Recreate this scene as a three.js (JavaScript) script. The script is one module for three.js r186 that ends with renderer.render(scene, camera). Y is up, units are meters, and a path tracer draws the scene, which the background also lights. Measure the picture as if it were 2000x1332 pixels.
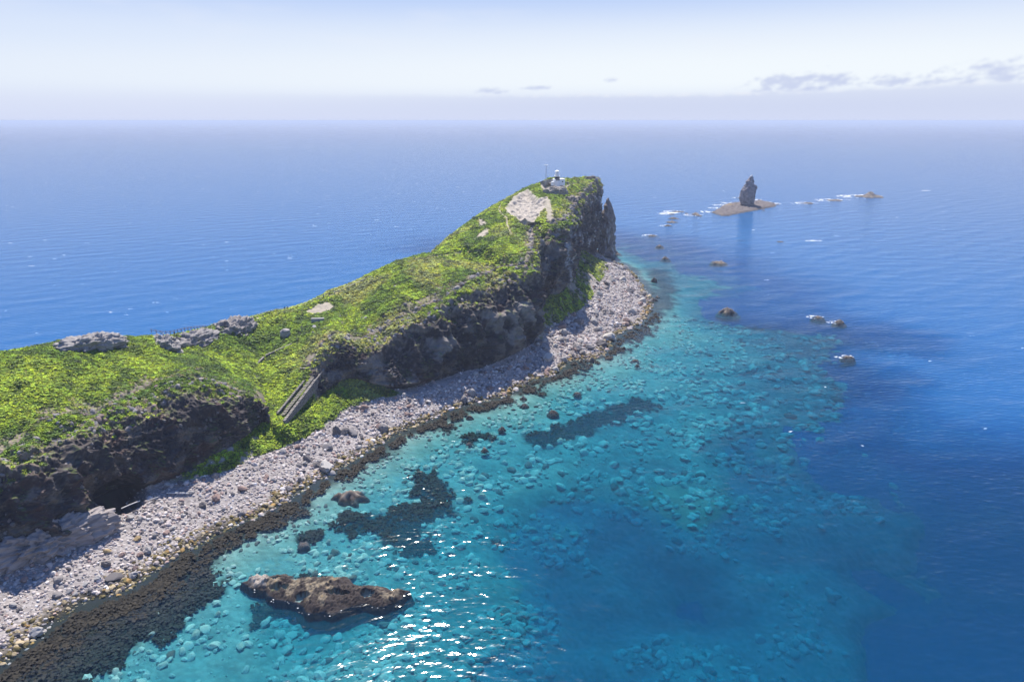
import * as THREE from 'three';
import { createNoise2D, createNoise3D } from 'simplex-noise';
import { MarchingCubes } from 'three/addons/objects/MarchingCubes.js';
import { mergeGeometries, mergeVertices } from 'three/addons/utils/BufferGeometryUtils.js';

// ------------------------------------------------------------------ camera, sky, sun, exposure
const scene = new THREE.Scene();
const camera = new THREE.PerspectiveCamera(53.1, 1024 / 681, 1, 90000);
camera.position.set(0, 114, 0);
camera.rotation.set(-0.3127, 0, 0);
const renderer = new THREE.WebGLRenderer({ antialias: true });
renderer.setSize(1024, 681);
renderer.toneMapping = THREE.LinearToneMapping;
renderer.toneMappingExposure = 1.9;
renderer.shadowMap.enabled = true;

function mulberry(a) { return () => { a = (a + 0x6d2b79f5) | 0; let t = Math.imul(a ^ (a >>> 15), 1 | a); t = (t + Math.imul(t ^ (t >>> 7), 61 | t)) ^ t; return ((t ^ (t >>> 14)) >>> 0) / 4294967296; }; }
const rnd = mulberry(7), n2 = createNoise2D(mulberry(11)), n3 = createNoise3D(mulberry(23)), n3b = createNoise3D(mulberry(37));
const clamp = (x, a = 0, b = 1) => Math.min(b, Math.max(a, x)), lerp = (a, b, t) => a + (b - a) * t;
const sstep = (a, b, x) => { const t = clamp((x - a) / (b - a)); return t * t * (3 - 2 * t); };
const fbm2 = (x, y, o = 4, g = 0.5) => { let s = 0, a = 1, m = 0; for (let i = 0; i < o; i++) { s += a * n2(x, y); m += a; a *= g; x = x * 2.03 + 17.1; y = y * 2.03 - 9.7; } return s / m; };
const fbm3 = (x, y, z, o = 4, g = 0.5) => { let s = 0, a = 1, m = 0; for (let i = 0; i < o; i++) { s += a * n3(x, y, z); m += a; a *= g; x = x * 2.03 + 7.1; y = y * 2.03 - 3.7; z = z * 2.03 + 1.9; } return s / m; };
const ridge3 = (x, y, z, o = 4, g = 0.5) => { let s = 0, a = 1, m = 0; for (let i = 0; i < o; i++) { s += a * (1 - 2 * Math.abs(n3b(x, y, z))); m += a; a *= g; x = x * 2.07 + 5.3; y = y * 2.07 + 2.1; z = z * 2.07 - 8.7; } return s / m; };

const SUN_AZ = THREE.MathUtils.degToRad(9), SUN_EL = THREE.MathUtils.degToRad(56);   // left of straight ahead, above the horizon
const sunDir = new THREE.Vector3(-Math.sin(SUN_AZ) * Math.cos(SUN_EL), Math.sin(SUN_EL), -Math.cos(SUN_AZ) * Math.cos(SUN_EL));
const sun = new THREE.DirectionalLight(new THREE.Color().setRGB(1, 0.94, 0.85), 5);
sun.name = 'sun';
sun.position.copy(sunDir).multiplyScalar(1500).add(new THREE.Vector3(0, 0, -350));
sun.target.position.set(0, 0, -350);
sun.castShadow = true;
sun.shadow.mapSize.set(4096, 4096);
Object.assign(sun.shadow.camera, { left: -450, right: 450, top: 450, bottom: -450, near: 100, far: 3000 });
scene.add(sun, sun.target);

function makeSky() {
  const W = 3072, H = 1536, data = new Float32Array(W * H * 4);
  const C = (r, g, b) => [r, g, b].map((v) => { v /= 255; return v <= 0.04045 ? v / 12.92 : ((v + 0.055) / 1.055) ** 2.4; });
  const stops = [[-0.2, C(203, 213, 242)], [0.0, C(214, 222, 247)], [0.02, C(218, 226, 248)], [0.055, C(219, 230, 250)], [0.1, C(206, 222, 251)], [0.16, C(186, 209, 250)], [0.3, C(128, 174, 241)], [0.6, C(86, 138, 222)], [1, C(66, 114, 202)]];
  const pale = C(242, 249, 255), bank = C(204, 213, 240), white = C(236, 240, 250);
  const puff = C(196, 206, 237), PUFFS = [[0.365, 0.045, 0.06, 0.017], [0.41, 0.046, 0.05, 0.01], [0.6, 0.052, 0.085, 0.017], [0.7, 0.054, 0.07, 0.014], [0.49, 0.046, 0.06, 0.009], [-0.035, 0.039, 0.035, 0.005], [0.137, 0.052, 0.011, 0.004], [0.03, 0.042, 0.03, 0.003], [0.95, 0.055, 0.1, 0.014], [1.3, 0.05, 0.1, 0.012]];
  for (let row = 0; row < H; row++) {
    const up = ((row + 0.5) / H - 0.5) * Math.PI, y = Math.sin(up), ch = Math.cos(up);
    let k = 0; while (k < stops.length - 2 && y > stops[k + 1][0]) k++;
    const f = sstep(stops[k][0], stops[k + 1][0], y);
    const base = [0, 1, 2].map((c) => lerp(stops[k][1][c], stops[k + 1][1][c], f));
    for (let col = 0; col < W; col++) {
      const round = ((col + 0.5) / W - 0.5) * 2 * Math.PI, x = Math.cos(round) * ch, z = Math.sin(round) * ch;
      const c = base.slice(), o = (row * W + col) * 4;
      if (y > -0.05 && y < 0.35) {
        const az = Math.atan2(x, -z);                                  // 0 straight ahead, positive to the right
        // paler air low over the sea on the side of the cloud bank
        const glow = sstep(0.015, 0.05, y) * (1 - sstep(0.06, 0.17, y)) * (0.12 + 0.88 * (0.5 + 0.5 * Math.cos(az - 0.4)) ** 3.5);
        for (let i = 0; i < 3; i++) c[i] = lerp(c[i], pale[i], clamp(glow));
        // low flat bank of sea cloud with a bright broken crest, and torn puffs standing on it
        const ax = az * 9, top = 0.034 + 0.012 * sstep(0.2, 0.75, Math.sin(az)) + 0.0016 * fbm2(ax * 2.1, 3.3, 4) + 0.0012 * fbm2(ax * 8, y * 260, 3);
        const inBank = (1 - sstep(top - 0.006, top + 0.0015, y)) * sstep(-0.012, 0.02, y) * sstep(-0.5, 0.3, Math.sin(az + 0.05));
        for (let i = 0; i < 3; i++) c[i] = lerp(c[i], bank[i], clamp(inBank * 0.62));
        const rim = Math.exp(-(((y - top + 0.0012) / 0.0014) ** 2)) * sstep(-0.1, 0.5, fbm2(ax * 5, 9 + y * 90, 4)) * sstep(-0.15, 0.1, Math.sin(az));
        for (let i = 0; i < 3; i++) c[i] = lerp(c[i], white[i], clamp(rim * 0.8));
        for (const [pa, py, wa, wy] of PUFFS) {
          const da = az - pa - (y - py) * 1.1; if (Math.abs(da) > wa * 2) continue;
          const q = (da / wa) ** 2 + ((y - py) / wy) ** 2, d = 1 - q + 1.5 * fbm2(az * 26 - y * 40 + pa * 9, y * 70, 5, 0.6), m = sstep(0.15, 1.25, d) * sstep(top - 0.006, top + 0.002, y);
          for (let i = 0; i < 3; i++) c[i] = lerp(c[i], puff[i], clamp(m * 0.8));
        }
        // very faint high veil
        const veil = sstep(0.05, 0.8, fbm2(az * 3.1 - 7, y * 16, 5)) * sstep(0.05, 0.12, y) * 0.22;
        for (let i = 0; i < 3; i++) c[i] = lerp(c[i], white[i], veil);
      }
      data[o] = c[0] / 1.9; data[o + 1] = c[1] / 1.9; data[o + 2] = c[2] / 1.9; data[o + 3] = 1;
    }
  }
  const t = new THREE.DataTexture(data, W, H, THREE.RGBAFormat, THREE.FloatType);
  t.mapping = THREE.EquirectangularReflectionMapping; t.magFilter = t.minFilter = THREE.LinearFilter; t.wrapS = THREE.RepeatWrapping; t.needsUpdate = true;
  return t;
}
scene.background = makeSky();
scene.environment = scene.background;
scene.fog = new THREE.FogExp2(new THREE.Color().setRGB(0.68, 0.78, 1.0), 0.00012);

// ------------------------------------------------------------------ helpers
const used = new Set();
function named(name) { let n = name, k = 0; while (used.has(n)) n = `${name}_${String(++k).padStart(3, '0')}`; used.add(n); return n; }
function shade(o) { o.traverse((m) => { if (m.isMesh) { m.castShadow = true; m.receiveShadow = true; } }); return o; }
function addTop(o, name, data) { o.name = named(name); o.userData = data; scene.add(shade(o)); return o; }
const structure = (o, name) => addTop(o, name, { kind: 'structure' });
const stuff = (o, name, label, category) => addTop(o, name, { kind: 'stuff', label, category });
const thing = (o, name, label, category, group) => addTop(o, name, group ? { label, category, group } : { label, category });
function part(parent, name, geo, mat, label) { const m = new THREE.Mesh(geo, mat); m.name = name; if (label) m.userData.label = label; parent.add(m); return m; }
const std = (o) => new THREE.MeshStandardMaterial({ roughness: 0.95, ...o });
const rgb = (r, g, b) => new THREE.Color().setRGB(r, g, b);
const mix3 = (a, b, t) => [lerp(a[0], b[0], t), lerp(a[1], b[1], t), lerp(a[2], b[2], t)];
const V = (x, y, z) => new THREE.Vector3(x, y, z);

// ------------------------------------------------------------------ the headland: cross-sections along its length
// each: waterline, top of the beach, foot of the cliff, cliff edge, mid slope, ridge   [x, y, z]
const ST = [
 [[-150.0, 0.0, -50.0], [-178.0, 5.0, -72.0], [-182.0, 6.0, -74.0], [-187.0, 27.0, -92.0], [-200.0, 37.0, -114.0], [-213.0, 45.0, -136.0]],
 [[-126.0, 0.0, -95.8], [-154.2, 5.0, -116.9], [-157.9, 6.0, -118.7], [-161.1, 27.9, -135.7], [-173.2, 37.8, -157.8], [-186.3, 45.8, -178.7]],
 [[-113.6, 0.0, -122.2], [-135.5, 5.0, -132.8], [-137.2, 6.0, -133.7], [-140.9, 30.2, -149.1], [-154.4, 40.5, -167.7], [-169.2, 46.6, -188.0]],
 [[-108.1, 0.0, -141.7], [-130.6, 5.0, -147.8], [-131.5, 6.0, -147.9], [-136.6, 28.5, -163.7], [-150.4, 37.5, -181.9], [-165.8, 43.3, -204.8]],
 [[-100.6, 0.0, -145.4], [-121.6, 5.0, -154.0], [-123.6, 6.0, -154.4], [-134.5, 29.5, -170.1], [-145.1, 37.7, -189.3], [-160.4, 41.8, -215.6]],
 [[-94.6, 0.0, -159.2], [-114.3, 5.0, -168.7], [-118.3, 6.0, -169.7], [-134.8, 31.4, -179.0], [-143.5, 36.5, -200.8], [-158.6, 40.2, -227.2]],
 [[-89.2, 0.0, -167.6], [-111.2, 6.0, -177.1], [-116.8, 6.5, -179.1], [-127.9, 28.3, -190.9], [-137.3, 34.1, -211.7], [-151.5, 39.0, -234.5]],
 [[-84.7, 0.0, -174.3], [-108.8, 6.0, -185.9], [-111.7, 7.0, -185.7], [-123.5, 30.6, -199.2], [-132.1, 34.4, -221.0], [-146.0, 36.8, -242.5]],
 [[-77.4, 0.0, -182.6], [-100.1, 6.5, -191.4], [-104.3, 7.0, -193.7], [-119.9, 29.3, -212.5], [-127.5, 32.3, -232.4], [-140.1, 34.8, -248.9]],
 [[-71.7, 0.0, -191.5], [-91.9, 5.5, -199.8], [-98.0, 9.0, -202.8], [-109.9, 30.2, -217.3], [-121.5, 29.8, -245.1], [-134.1, 32.8, -258.4]],
 [[-68.5, 0.0, -197.9], [-87.2, 5.5, -207.7], [-92.7, 10.0, -211.4], [-100.4, 25.7, -220.4], [-114.3, 26.0, -250.1], [-129.3, 31.5, -270.2]],
 [[-65.0, 0.0, -202.9], [-82.6, 5.0, -213.6], [-89.4, 11.0, -223.3], [-92.0, 20.8, -223.6], [-106.3, 22.4, -251.3], [-123.4, 31.2, -281.8]],
 [[-61.6, 0.0, -208.9], [-77.6, 5.0, -218.7], [-82.0, 11.0, -220.7], [-90.8, 12.4, -236.6], [-102.8, 17.8, -264.0], [-118.9, 29.0, -295.8]],
 [[-58.6, 0.0, -214.0], [-72.3, 5.0, -225.7], [-77.2, 11.0, -230.4], [-85.7, 16.5, -244.5], [-98.6, 22.2, -274.0], [-112.0, 28.8, -306.2]],
 [[-51.1, 0.0, -228.3], [-64.0, 5.5, -245.2], [-73.4, 15.0, -253.8], [-79.0, 22.9, -257.8], [-89.8, 27.5, -286.7], [-104.8, 29.7, -310.1]],
 [[-42.2, 0.0, -242.0], [-54.0, 6.0, -255.8], [-63.9, 13.0, -260.7], [-75.0, 28.6, -268.3], [-83.4, 29.6, -297.1], [-97.3, 31.0, -318.4]],
 [[-33.7, 0.0, -251.0], [-45.8, 6.5, -259.4], [-52.7, 9.0, -261.6], [-65.2, 24.9, -275.7], [-73.5, 29.4, -304.7], [-89.1, 33.6, -330.5]],
 [[-24.8, 0.0, -262.3], [-37.4, 6.0, -264.5], [-44.0, 7.0, -266.1], [-56.7, 26.7, -283.1], [-67.0, 33.1, -309.3], [-81.0, 35.2, -340.7]],
 [[-15.3, 0.0, -268.9], [-28.1, 6.0, -272.7], [-33.6, 7.0, -274.9], [-45.3, 32.2, -290.6], [-58.2, 39.0, -315.7], [-71.9, 38.5, -348.6]],
 [[-4.9, 0.0, -275.7], [-16.0, 6.0, -285.0], [-22.8, 7.0, -285.0], [-32.8, 34.9, -302.6], [-50.1, 42.6, -327.5], [-60.8, 42.6, -355.3]],
 [[3.5, 0.0, -287.8], [-8.2, 6.0, -292.9], [-11.7, 7.0, -293.6], [-20.7, 39.5, -317.6], [-36.8, 44.0, -345.4], [-52.0, 42.6, -370.7]],
 [[9.3, 0.0, -296.8], [1.2, 6.0, -305.6], [0.0, 7.0, -308.6], [-7.8, 40.4, -341.2], [-24.9, 44.3, -364.5], [-41.5, 45.0, -365.4]],
 [[19.4, 0.0, -302.2], [11.5, 6.0, -322.4], [10.3, 7.0, -326.7], [5.2, 44.0, -339.0], [-13.7, 50.0, -363.9], [-40.3, 46.0, -386.7]],
 [[27.6, 0.0, -321.0], [17.2, 7.0, -336.1], [11.3, 10.0, -335.3], [10.1, 47.0, -362.2], [-7.3, 53.0, -388.5], [-36.7, 48.0, -406.7]],
 [[44.4, 0.0, -328.8], [22.0, 8.0, -351.1], [15.5, 20.0, -365.0], [13.4, 54.0, -399.3], [-3.0, 57.0, -407.6], [-28.1, 51.0, -443.4]],
 [[56.5, 0.0, -362.8], [31.5, 9.0, -367.6], [27.6, 21.0, -376.2], [23.6, 56.0, -393.8], [7.6, 59.0, -408.4], [-15.9, 56.0, -474.9]],
 [[76.0, 0.0, -389.2], [45.7, 11.0, -393.9], [35.0, 24.0, -405.4], [34.6, 59.0, -415.3], [16.4, 64.0, -443.9], [-5.4, 60.0, -489.0]],
 [[89.6, 0.0, -428.1], [54.4, 12.0, -429.1], [41.4, 27.0, -455.2], [41.3, 61.5, -457.3], [26.8, 67.5, -484.7], [11.4, 66.0, -515.9]],
 [[92.9, 0.0, -459.7], [67.9, 11.0, -480.8], [50.6, 23.0, -496.0], [49.8, 62.4, -500.1], [36.0, 70.5, -490.2], [22.2, 71.0, -505.0]],
 [[93.3, 0.0, -543.9], [77.0, 6.0, -539.1], [60.6, 12.0, -540.2], [61.4, 64.4, -550.1], [48.4, 67.6, -540.4], [43.7, 66.5, -562.6]],
 [[82.2, 0.0, -582.5], [75.6, 3.0, -576.2], [71.2, 4.0, -580.2], [73.7, 66.0, -599.0], [66.2, 65.9, -595.0], [62.9, 64.0, -613.0]],
 [[79.0, 0.0, -604.0], [76.0, 2.0, -604.0], [73.0, 4.0, -604.0], [72.0, 62.0, -608.0], [66.0, 64.0, -612.0], [58.0, 60.0, -612.0]],
 [[78.0, 0.0, -628.0], [75.0, 1.0, -624.0], [73.0, 3.0, -620.0], [72.0, 30.0, -616.0], [67.0, 34.0, -617.0], [61.0, 30.0, -617.0]],
];
const STN = ST.length;
// features per station: W (under water), S, E, B, T, M, R, K1 (seaward slope behind), K2
const FE = ST.map((r) => {
  const v = r.map((p) => V(...p)), d = V(v[1].x - v[0].x, 0, v[1].z - v[0].z).normalize(), e = V(v[5].x - v[3].x, 0, v[5].z - v[3].z);
  if (e.length() < 1) e.copy(d); e.normalize();
  const W = v[0].clone().addScaledVector(d, -12).setY(-3.6);
  return [W, ...v, v[5].clone().addScaledVector(e, 17).setY(v[5].y * 0.5), v[5].clone().addScaledVector(e, 34).setY(-5)];
});
const par = [0];
for (let k = 1; k < STN; k++) par.push(par[k - 1] + 0.5 * (FE[k][1].distanceTo(FE[k - 1][1]) + FE[k][4].distanceTo(FE[k - 1][4])) + 2);
function along(f, k, t) {                                              // cubic through the stations
  const h = par[k + 1] - par[k], tan = (i) => {
    const a = Math.max(0, i - 1), b = Math.min(STN - 1, i + 1);
    return FE[b][f].clone().sub(FE[a][f]).multiplyScalar(1 / (par[b] - par[a]));
  };
  const t2 = t * t, t3 = t2 * t;
  return FE[k][f].clone().multiplyScalar(2 * t3 - 3 * t2 + 1).addScaledVector(tan(k), h * (t3 - 2 * t2 + t)).addScaledVector(FE[k + 1][f], -2 * t3 + 3 * t2).addScaledVector(tan(k + 1), h * (t3 - t2));
}
const SEG = [[0, 1, 5], [1, 2, 46], [2, 3, 26], [3, 4, 112], [4, 5, 66], [5, 6, 66], [6, 7, 20], [7, 8, 8]];   // from feature, to feature, rows
const rowsDef = [];
SEG.forEach(([a, b, n], s) => { for (let i = 0; i < n; i++) rowsDef.push([s, i / n]); });
rowsDef.push([7, 1]);
const NR = rowsDef.length, SEG0 = []; { let c = 0; for (const s of SEG) { SEG0.push(c); c += s[2]; } }
const cols = [];
for (let k = 0; k < STN - 1; k++) {
  const mid = FE[k][4].clone().add(FE[k + 1][4]).multiplyScalar(0.5), far = mid.distanceTo(camera.position);
  const n = Math.max(8, Math.ceil((par[k + 1] - par[k]) / (k < 1 ? 1.5 : Math.max(0.32, far * 0.0016))));
  for (let i = 0; i < n; i++) cols.push([k, i / n]);
}
cols.push([STN - 2, 1]);
const NC = cols.length;
const P = new Float32Array(NC * NR * 3), info = new Float32Array(NC * NR * 4);       // info: station coordinate, segment + t, rockness, cliff height
for (let c = 0; c < NC; c++) {
  const [k, t] = cols[c], F = FE[0].map((_, f) => along(f, k, t)), [W, S, E, B, T, M, R, K1, K2] = F;
  const run = Math.hypot(T.x - B.x, T.z - B.z), rise = T.y - B.y, rock = sstep(0.4, 0.85, rise / Math.max(run, 1));
  for (let r = 0; r < NR; r++) {
    const [s, u] = rowsDef[r], a = F[s], b = F[s + 1], o = (r * NC + c) * 3;
    let x, y, z;
    if (s === 3) {                                                     // cliff: steep below, leaning back at the rim
      const w = lerp(u, 0.22 * u + 0.78 * u ** 5, rock);
      x = lerp(a.x, b.x, w); z = lerp(a.z, b.z, w); y = lerp(a.y, b.y, u);
    } else if (s >= 4 && s <= 6) {
      const p0 = s === 4 ? T.clone().addScaledVector(V(B.x - T.x, B.y - T.y, B.z - T.z), lerp(0.6, 0.12, rock)) : F[s - 1], p3 = F[s + 2], u2 = u * u, u3 = u2 * u;
      const h = (q) => 0.5 * (2 * a[q] + (b[q] - p0[q]) * u + (2 * p0[q] - 5 * a[q] + 4 * b[q] - p3[q]) * u2 + (3 * a[q] - p0[q] - 3 * b[q] + p3[q]) * u3);
      x = h('x'); y = h('y'); z = h('z');
    } else { x = lerp(a.x, b.x, u); y = lerp(a.y, b.y, s === 1 ? u ** 1.15 : u); z = lerp(a.z, b.z, u); }
    P[o] = x; P[o + 1] = y; P[o + 2] = z;
    const q = (r * NC + c) * 4;
    info[q] = k + t; info[q + 1] = s + u; info[q + 2] = rock; info[q + 3] = rise;
  }
}
function gridNormals(p) {
  const n = new Float32Array(p.length);
  for (let r = 0; r < NR; r++) for (let c = 0; c < NC; c++) {
    const i = (q, w) => (clamp(q, 0, NR - 1) * NC + clamp(w, 0, NC - 1)) * 3, a = i(r, c - 1), b = i(r, c + 1), d = i(r - 1, c), e = i(r + 1, c);
    const ux = p[b] - p[a], uy = p[b + 1] - p[a + 1], uz = p[b + 2] - p[a + 2], vx = p[e] - p[d], vy = p[e + 1] - p[d + 1], vz = p[e + 2] - p[d + 2];
    let nx = uy * vz - uz * vy, ny = uz * vx - ux * vz, nz = ux * vy - uy * vx; const l = Math.hypot(nx, ny, nz) || 1, o = (r * NC + c) * 3;
    n[o] = nx / l; n[o + 1] = ny / l; n[o + 2] = nz / l;
  }
  return n;
}
let N0 = gridNormals(P);
const sgn = N0[(Math.floor(NR * 0.7) * NC + Math.floor(NC / 2)) * 3 + 1] < 0 ? -1 : 1;
const polyIn = (poly, x, z) => { let s = false; for (let i = 0, j = poly.length - 1; i < poly.length; j = i++) { const [xi, zi] = poly[i], [xj, zj] = poly[j]; if ((zi > z) !== (zj > z) && x < ((xj - xi) * (z - zi)) / (zj - zi) + xi) s = !s; } return s; };
const lineDist = (line, x, z) => { let m = 1e9; for (let i = 0; i + 1 < line.length; i++) { const [ax, az] = line[i], [bx, bz] = line[i + 1], dx = bx - ax, dz = bz - az, t = clamp(((x - ax) * dx + (z - az) * dz) / (dx * dx + dz * dz)); m = Math.min(m, Math.hypot(x - ax - dx * t, z - az - dz * t)); } return m; };
const polyDist = (poly, x, z) => { const d = lineDist([...poly, poly[0]], x, z); return polyIn(poly, x, z) ? -d : d; };
// bare patches on the turf: [outline [x, z], rock tone, edge softness, from row, to row]; worn trails: [line, half width]
const WHITE = [[11.1, -501.5], [15, -472.2], [17.5, -456.5], [24.5, -461.5], [21.5, -428], [16.5, -410], [12.5, -397], [4.6, -401], [2.6, -413.3], [-1.2, -420.5], [-5.2, -447.9], [1.0, -476]];
const UNDER = [[20.6, -503], [37.2, -494], [36.5, -481], [31.2, -473], [25.5, -470], [21.5, -486]];
const BARE = [
  [WHITE, [0.38, 0.335, 0.285], 1.2], [UNDER, [0.3, 0.265, 0.225], 1.2], [[[21, -452], [25.5, -452], [24.5, -401], [20.5, -399]], [0.29, 0.255, 0.2], 0.9],
  [[[-96.6, -302.5], [-88, -313.5], [-82, -309.5], [-85, -303.5], [-92.7, -301]], [0.33, 0.285, 0.225], 1.2], [[[-21, -377], [-18.5, -391.5], [-15, -401], [-12, -396], [-15, -381]], [0.31, 0.27, 0.22], 0.8],
  [[[-22, -437], [-18.2, -430], [-14.8, -407.7], [-19, -404]], [0.3, 0.26, 0.21], 0.8],
];
const TRAILS = [[[[-7.5, -463], [-9, -448.7], [-6.8, -433.3], [-3.4, -415.2], [-2.7, -399.6], [0, -385], [-12, -372]], 0.9], [[[-135.6, -247], [-130.8, -256], [-126, -277], [-116, -297], [-111.4, -305], [-100.3, -309], [-88.9, -321], [-72, -337], [-55.3, -347], [-40.7, -358.5], [-27.8, -367]], 1.1], [[[38, -490], [44, -515], [50, -540], [58, -560], [66, -582]], 1.3]];

const CAVES = [];   // [x, y, z, radius, depth]
CAVES.push([-116.5, 8.5, -178.5, 8.5, 8], [-14.4, 8, -292, 2.4, 2.5], [-6, 20, -306, 7, 2.5], [-36, 18, -284, 6, 2]);
for (let i = 0; i < NC * NR; i++) {
  const o = i * 3, q = i * 4, st = info[q], seg = Math.floor(info[q + 1]), u = info[q + 1] - seg, rock = info[q + 2], x = P[o], y = P[o + 1], z = P[o + 2];
  // how much of the vertex is cliff
  let cl = 0;
  if (seg === 3) cl = rock * sstep(0, 0.12, u) * (1 - 0.55 * sstep(0.86, 1, u));
  else if (seg === 4) cl = rock * 0.45 * (1 - sstep(0, 0.3, u));
  else if (seg >= 6) cl = 0.6 * sstep(0, 0.6, info[q + 1] - 6);
  const hill = seg === 4 ? sstep(0, 0.4, u) : seg === 5 ? 1 - 0.75 * sstep(0.6, 1, u) : seg === 3 ? 1 - rock : seg === 6 ? 0.25 : 0;
  let d = 0;
  if (cl > 0) {
    const w = 2.2 * n3(x * 0.05, y * 0.05, z * 0.05), big = ridge3((x + w) * 0.045, y * 0.03, (z + w) * 0.045, 2), mid = ridge3(x * 0.13 + 3, y * 0.1 + w * 0.1, z * 0.13, 3);
    const crag = ridge3(x * 0.36 + y * 0.08, y * 0.42, z * 0.36, 4, 0.6), fine = ridge3(x * 1.3, y * 1.5, z * 1.3, 2, 0.6);
    const strata = n3(x * 0.02, y * 0.42 + 0.6 * n3(x * 0.05, 0, z * 0.05), z * 0.02);
    const by = (y + 0.12 * x + 1.6 * n3(x * 0.03, y * 0.03, z * 0.03)) / 2.7, bf = by - Math.floor(by), bedding = bf < 0.78 ? bf / 0.78 - 0.5 : 0.5 - (bf - 0.78) / 0.22;
    const hs = clamp(info[q + 3] / 20, 0.35, 1.5);
    d += cl * (hs * (3.3 * big + 1.05 * mid) + 0.95 * crag + 0.3 * fine + 0.5 * strata + 0.55 * bedding);
  }
  if (hill > 0) d += hill * (0.9 * fbm2(x * 0.045, z * 0.045, 3) + 0.22 * fbm2(x * 0.33, z * 0.33, 3));
  if (seg <= 2) d += (seg === 2 ? lerp(0.35, 0.8, u) : 0.35) * fbm2(x * 0.16, z * 0.16, 4) + 0.1 * fbm2(x * 0.9, z * 0.9, 2);
  if (seg === 2 && u > 0.6) d += rock * (u - 0.6) * 1.2 * ridge3(x * 0.3, y * 0.3, z * 0.3, 3);
  if (seg === 4 || seg === 5) for (const poly of [WHITE, UNDER]) { const pd = polyDist(poly, x, z); if (pd < 0) { const yy = y + 0.8 * n3(x * 0.06, 0, z * 0.06), saw = (k) => { const f = yy / k - Math.floor(yy / k); return f < 0.8 ? f / 0.8 : (1 - f) / 0.2; }; d -= sstep(0, 3, -pd) * (1.2 + 2.2 * ridge3(x * 0.07, y * 0.08, z * 0.07, 3) + 1.1 * saw(3.1) + 0.6 * saw(1.3) + 0.3 * fbm3(x * 0.5, y, z * 0.5, 2)); } }
  if (seg >= 2 && seg <= 4) {                                            // ground cut away below the retaining wall in the gully
    const wx = -6, wz = 32, wl = Math.hypot(wx, wz), t = ((x + 75.2) * wx + (z + 255) * wz) / (wl * wl), side = ((x + 75.2) * wz - (z + 255) * wx) / wl;
    if (t > -0.25 && t < 1.1 && side > -0.9 && side < 12) P[o + 1] -= lerp(3.6, 0.7, clamp(t)) * sstep(-0.9, 0.2, side) * (1 - sstep(0.5, 12, side)) * sstep(-0.25, 0, t) * (1 - sstep(0.95, 1.1, t));
  }
  for (const [cx, cy, cz, rad, dep] of CAVES) { const g = Math.hypot(x - cx, (y - cy) * 1.15, z - cz) / rad; if (g < 1) d -= dep * (1 - sstep(0.35, 1, g)); }
  for (let j = 0; j < 3; j++) P[o + j] += N0[o + j] * sgn * d;
}
const NT = gridNormals(P); for (let i = 0; i < NT.length; i++) NT[i] *= sgn;
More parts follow.
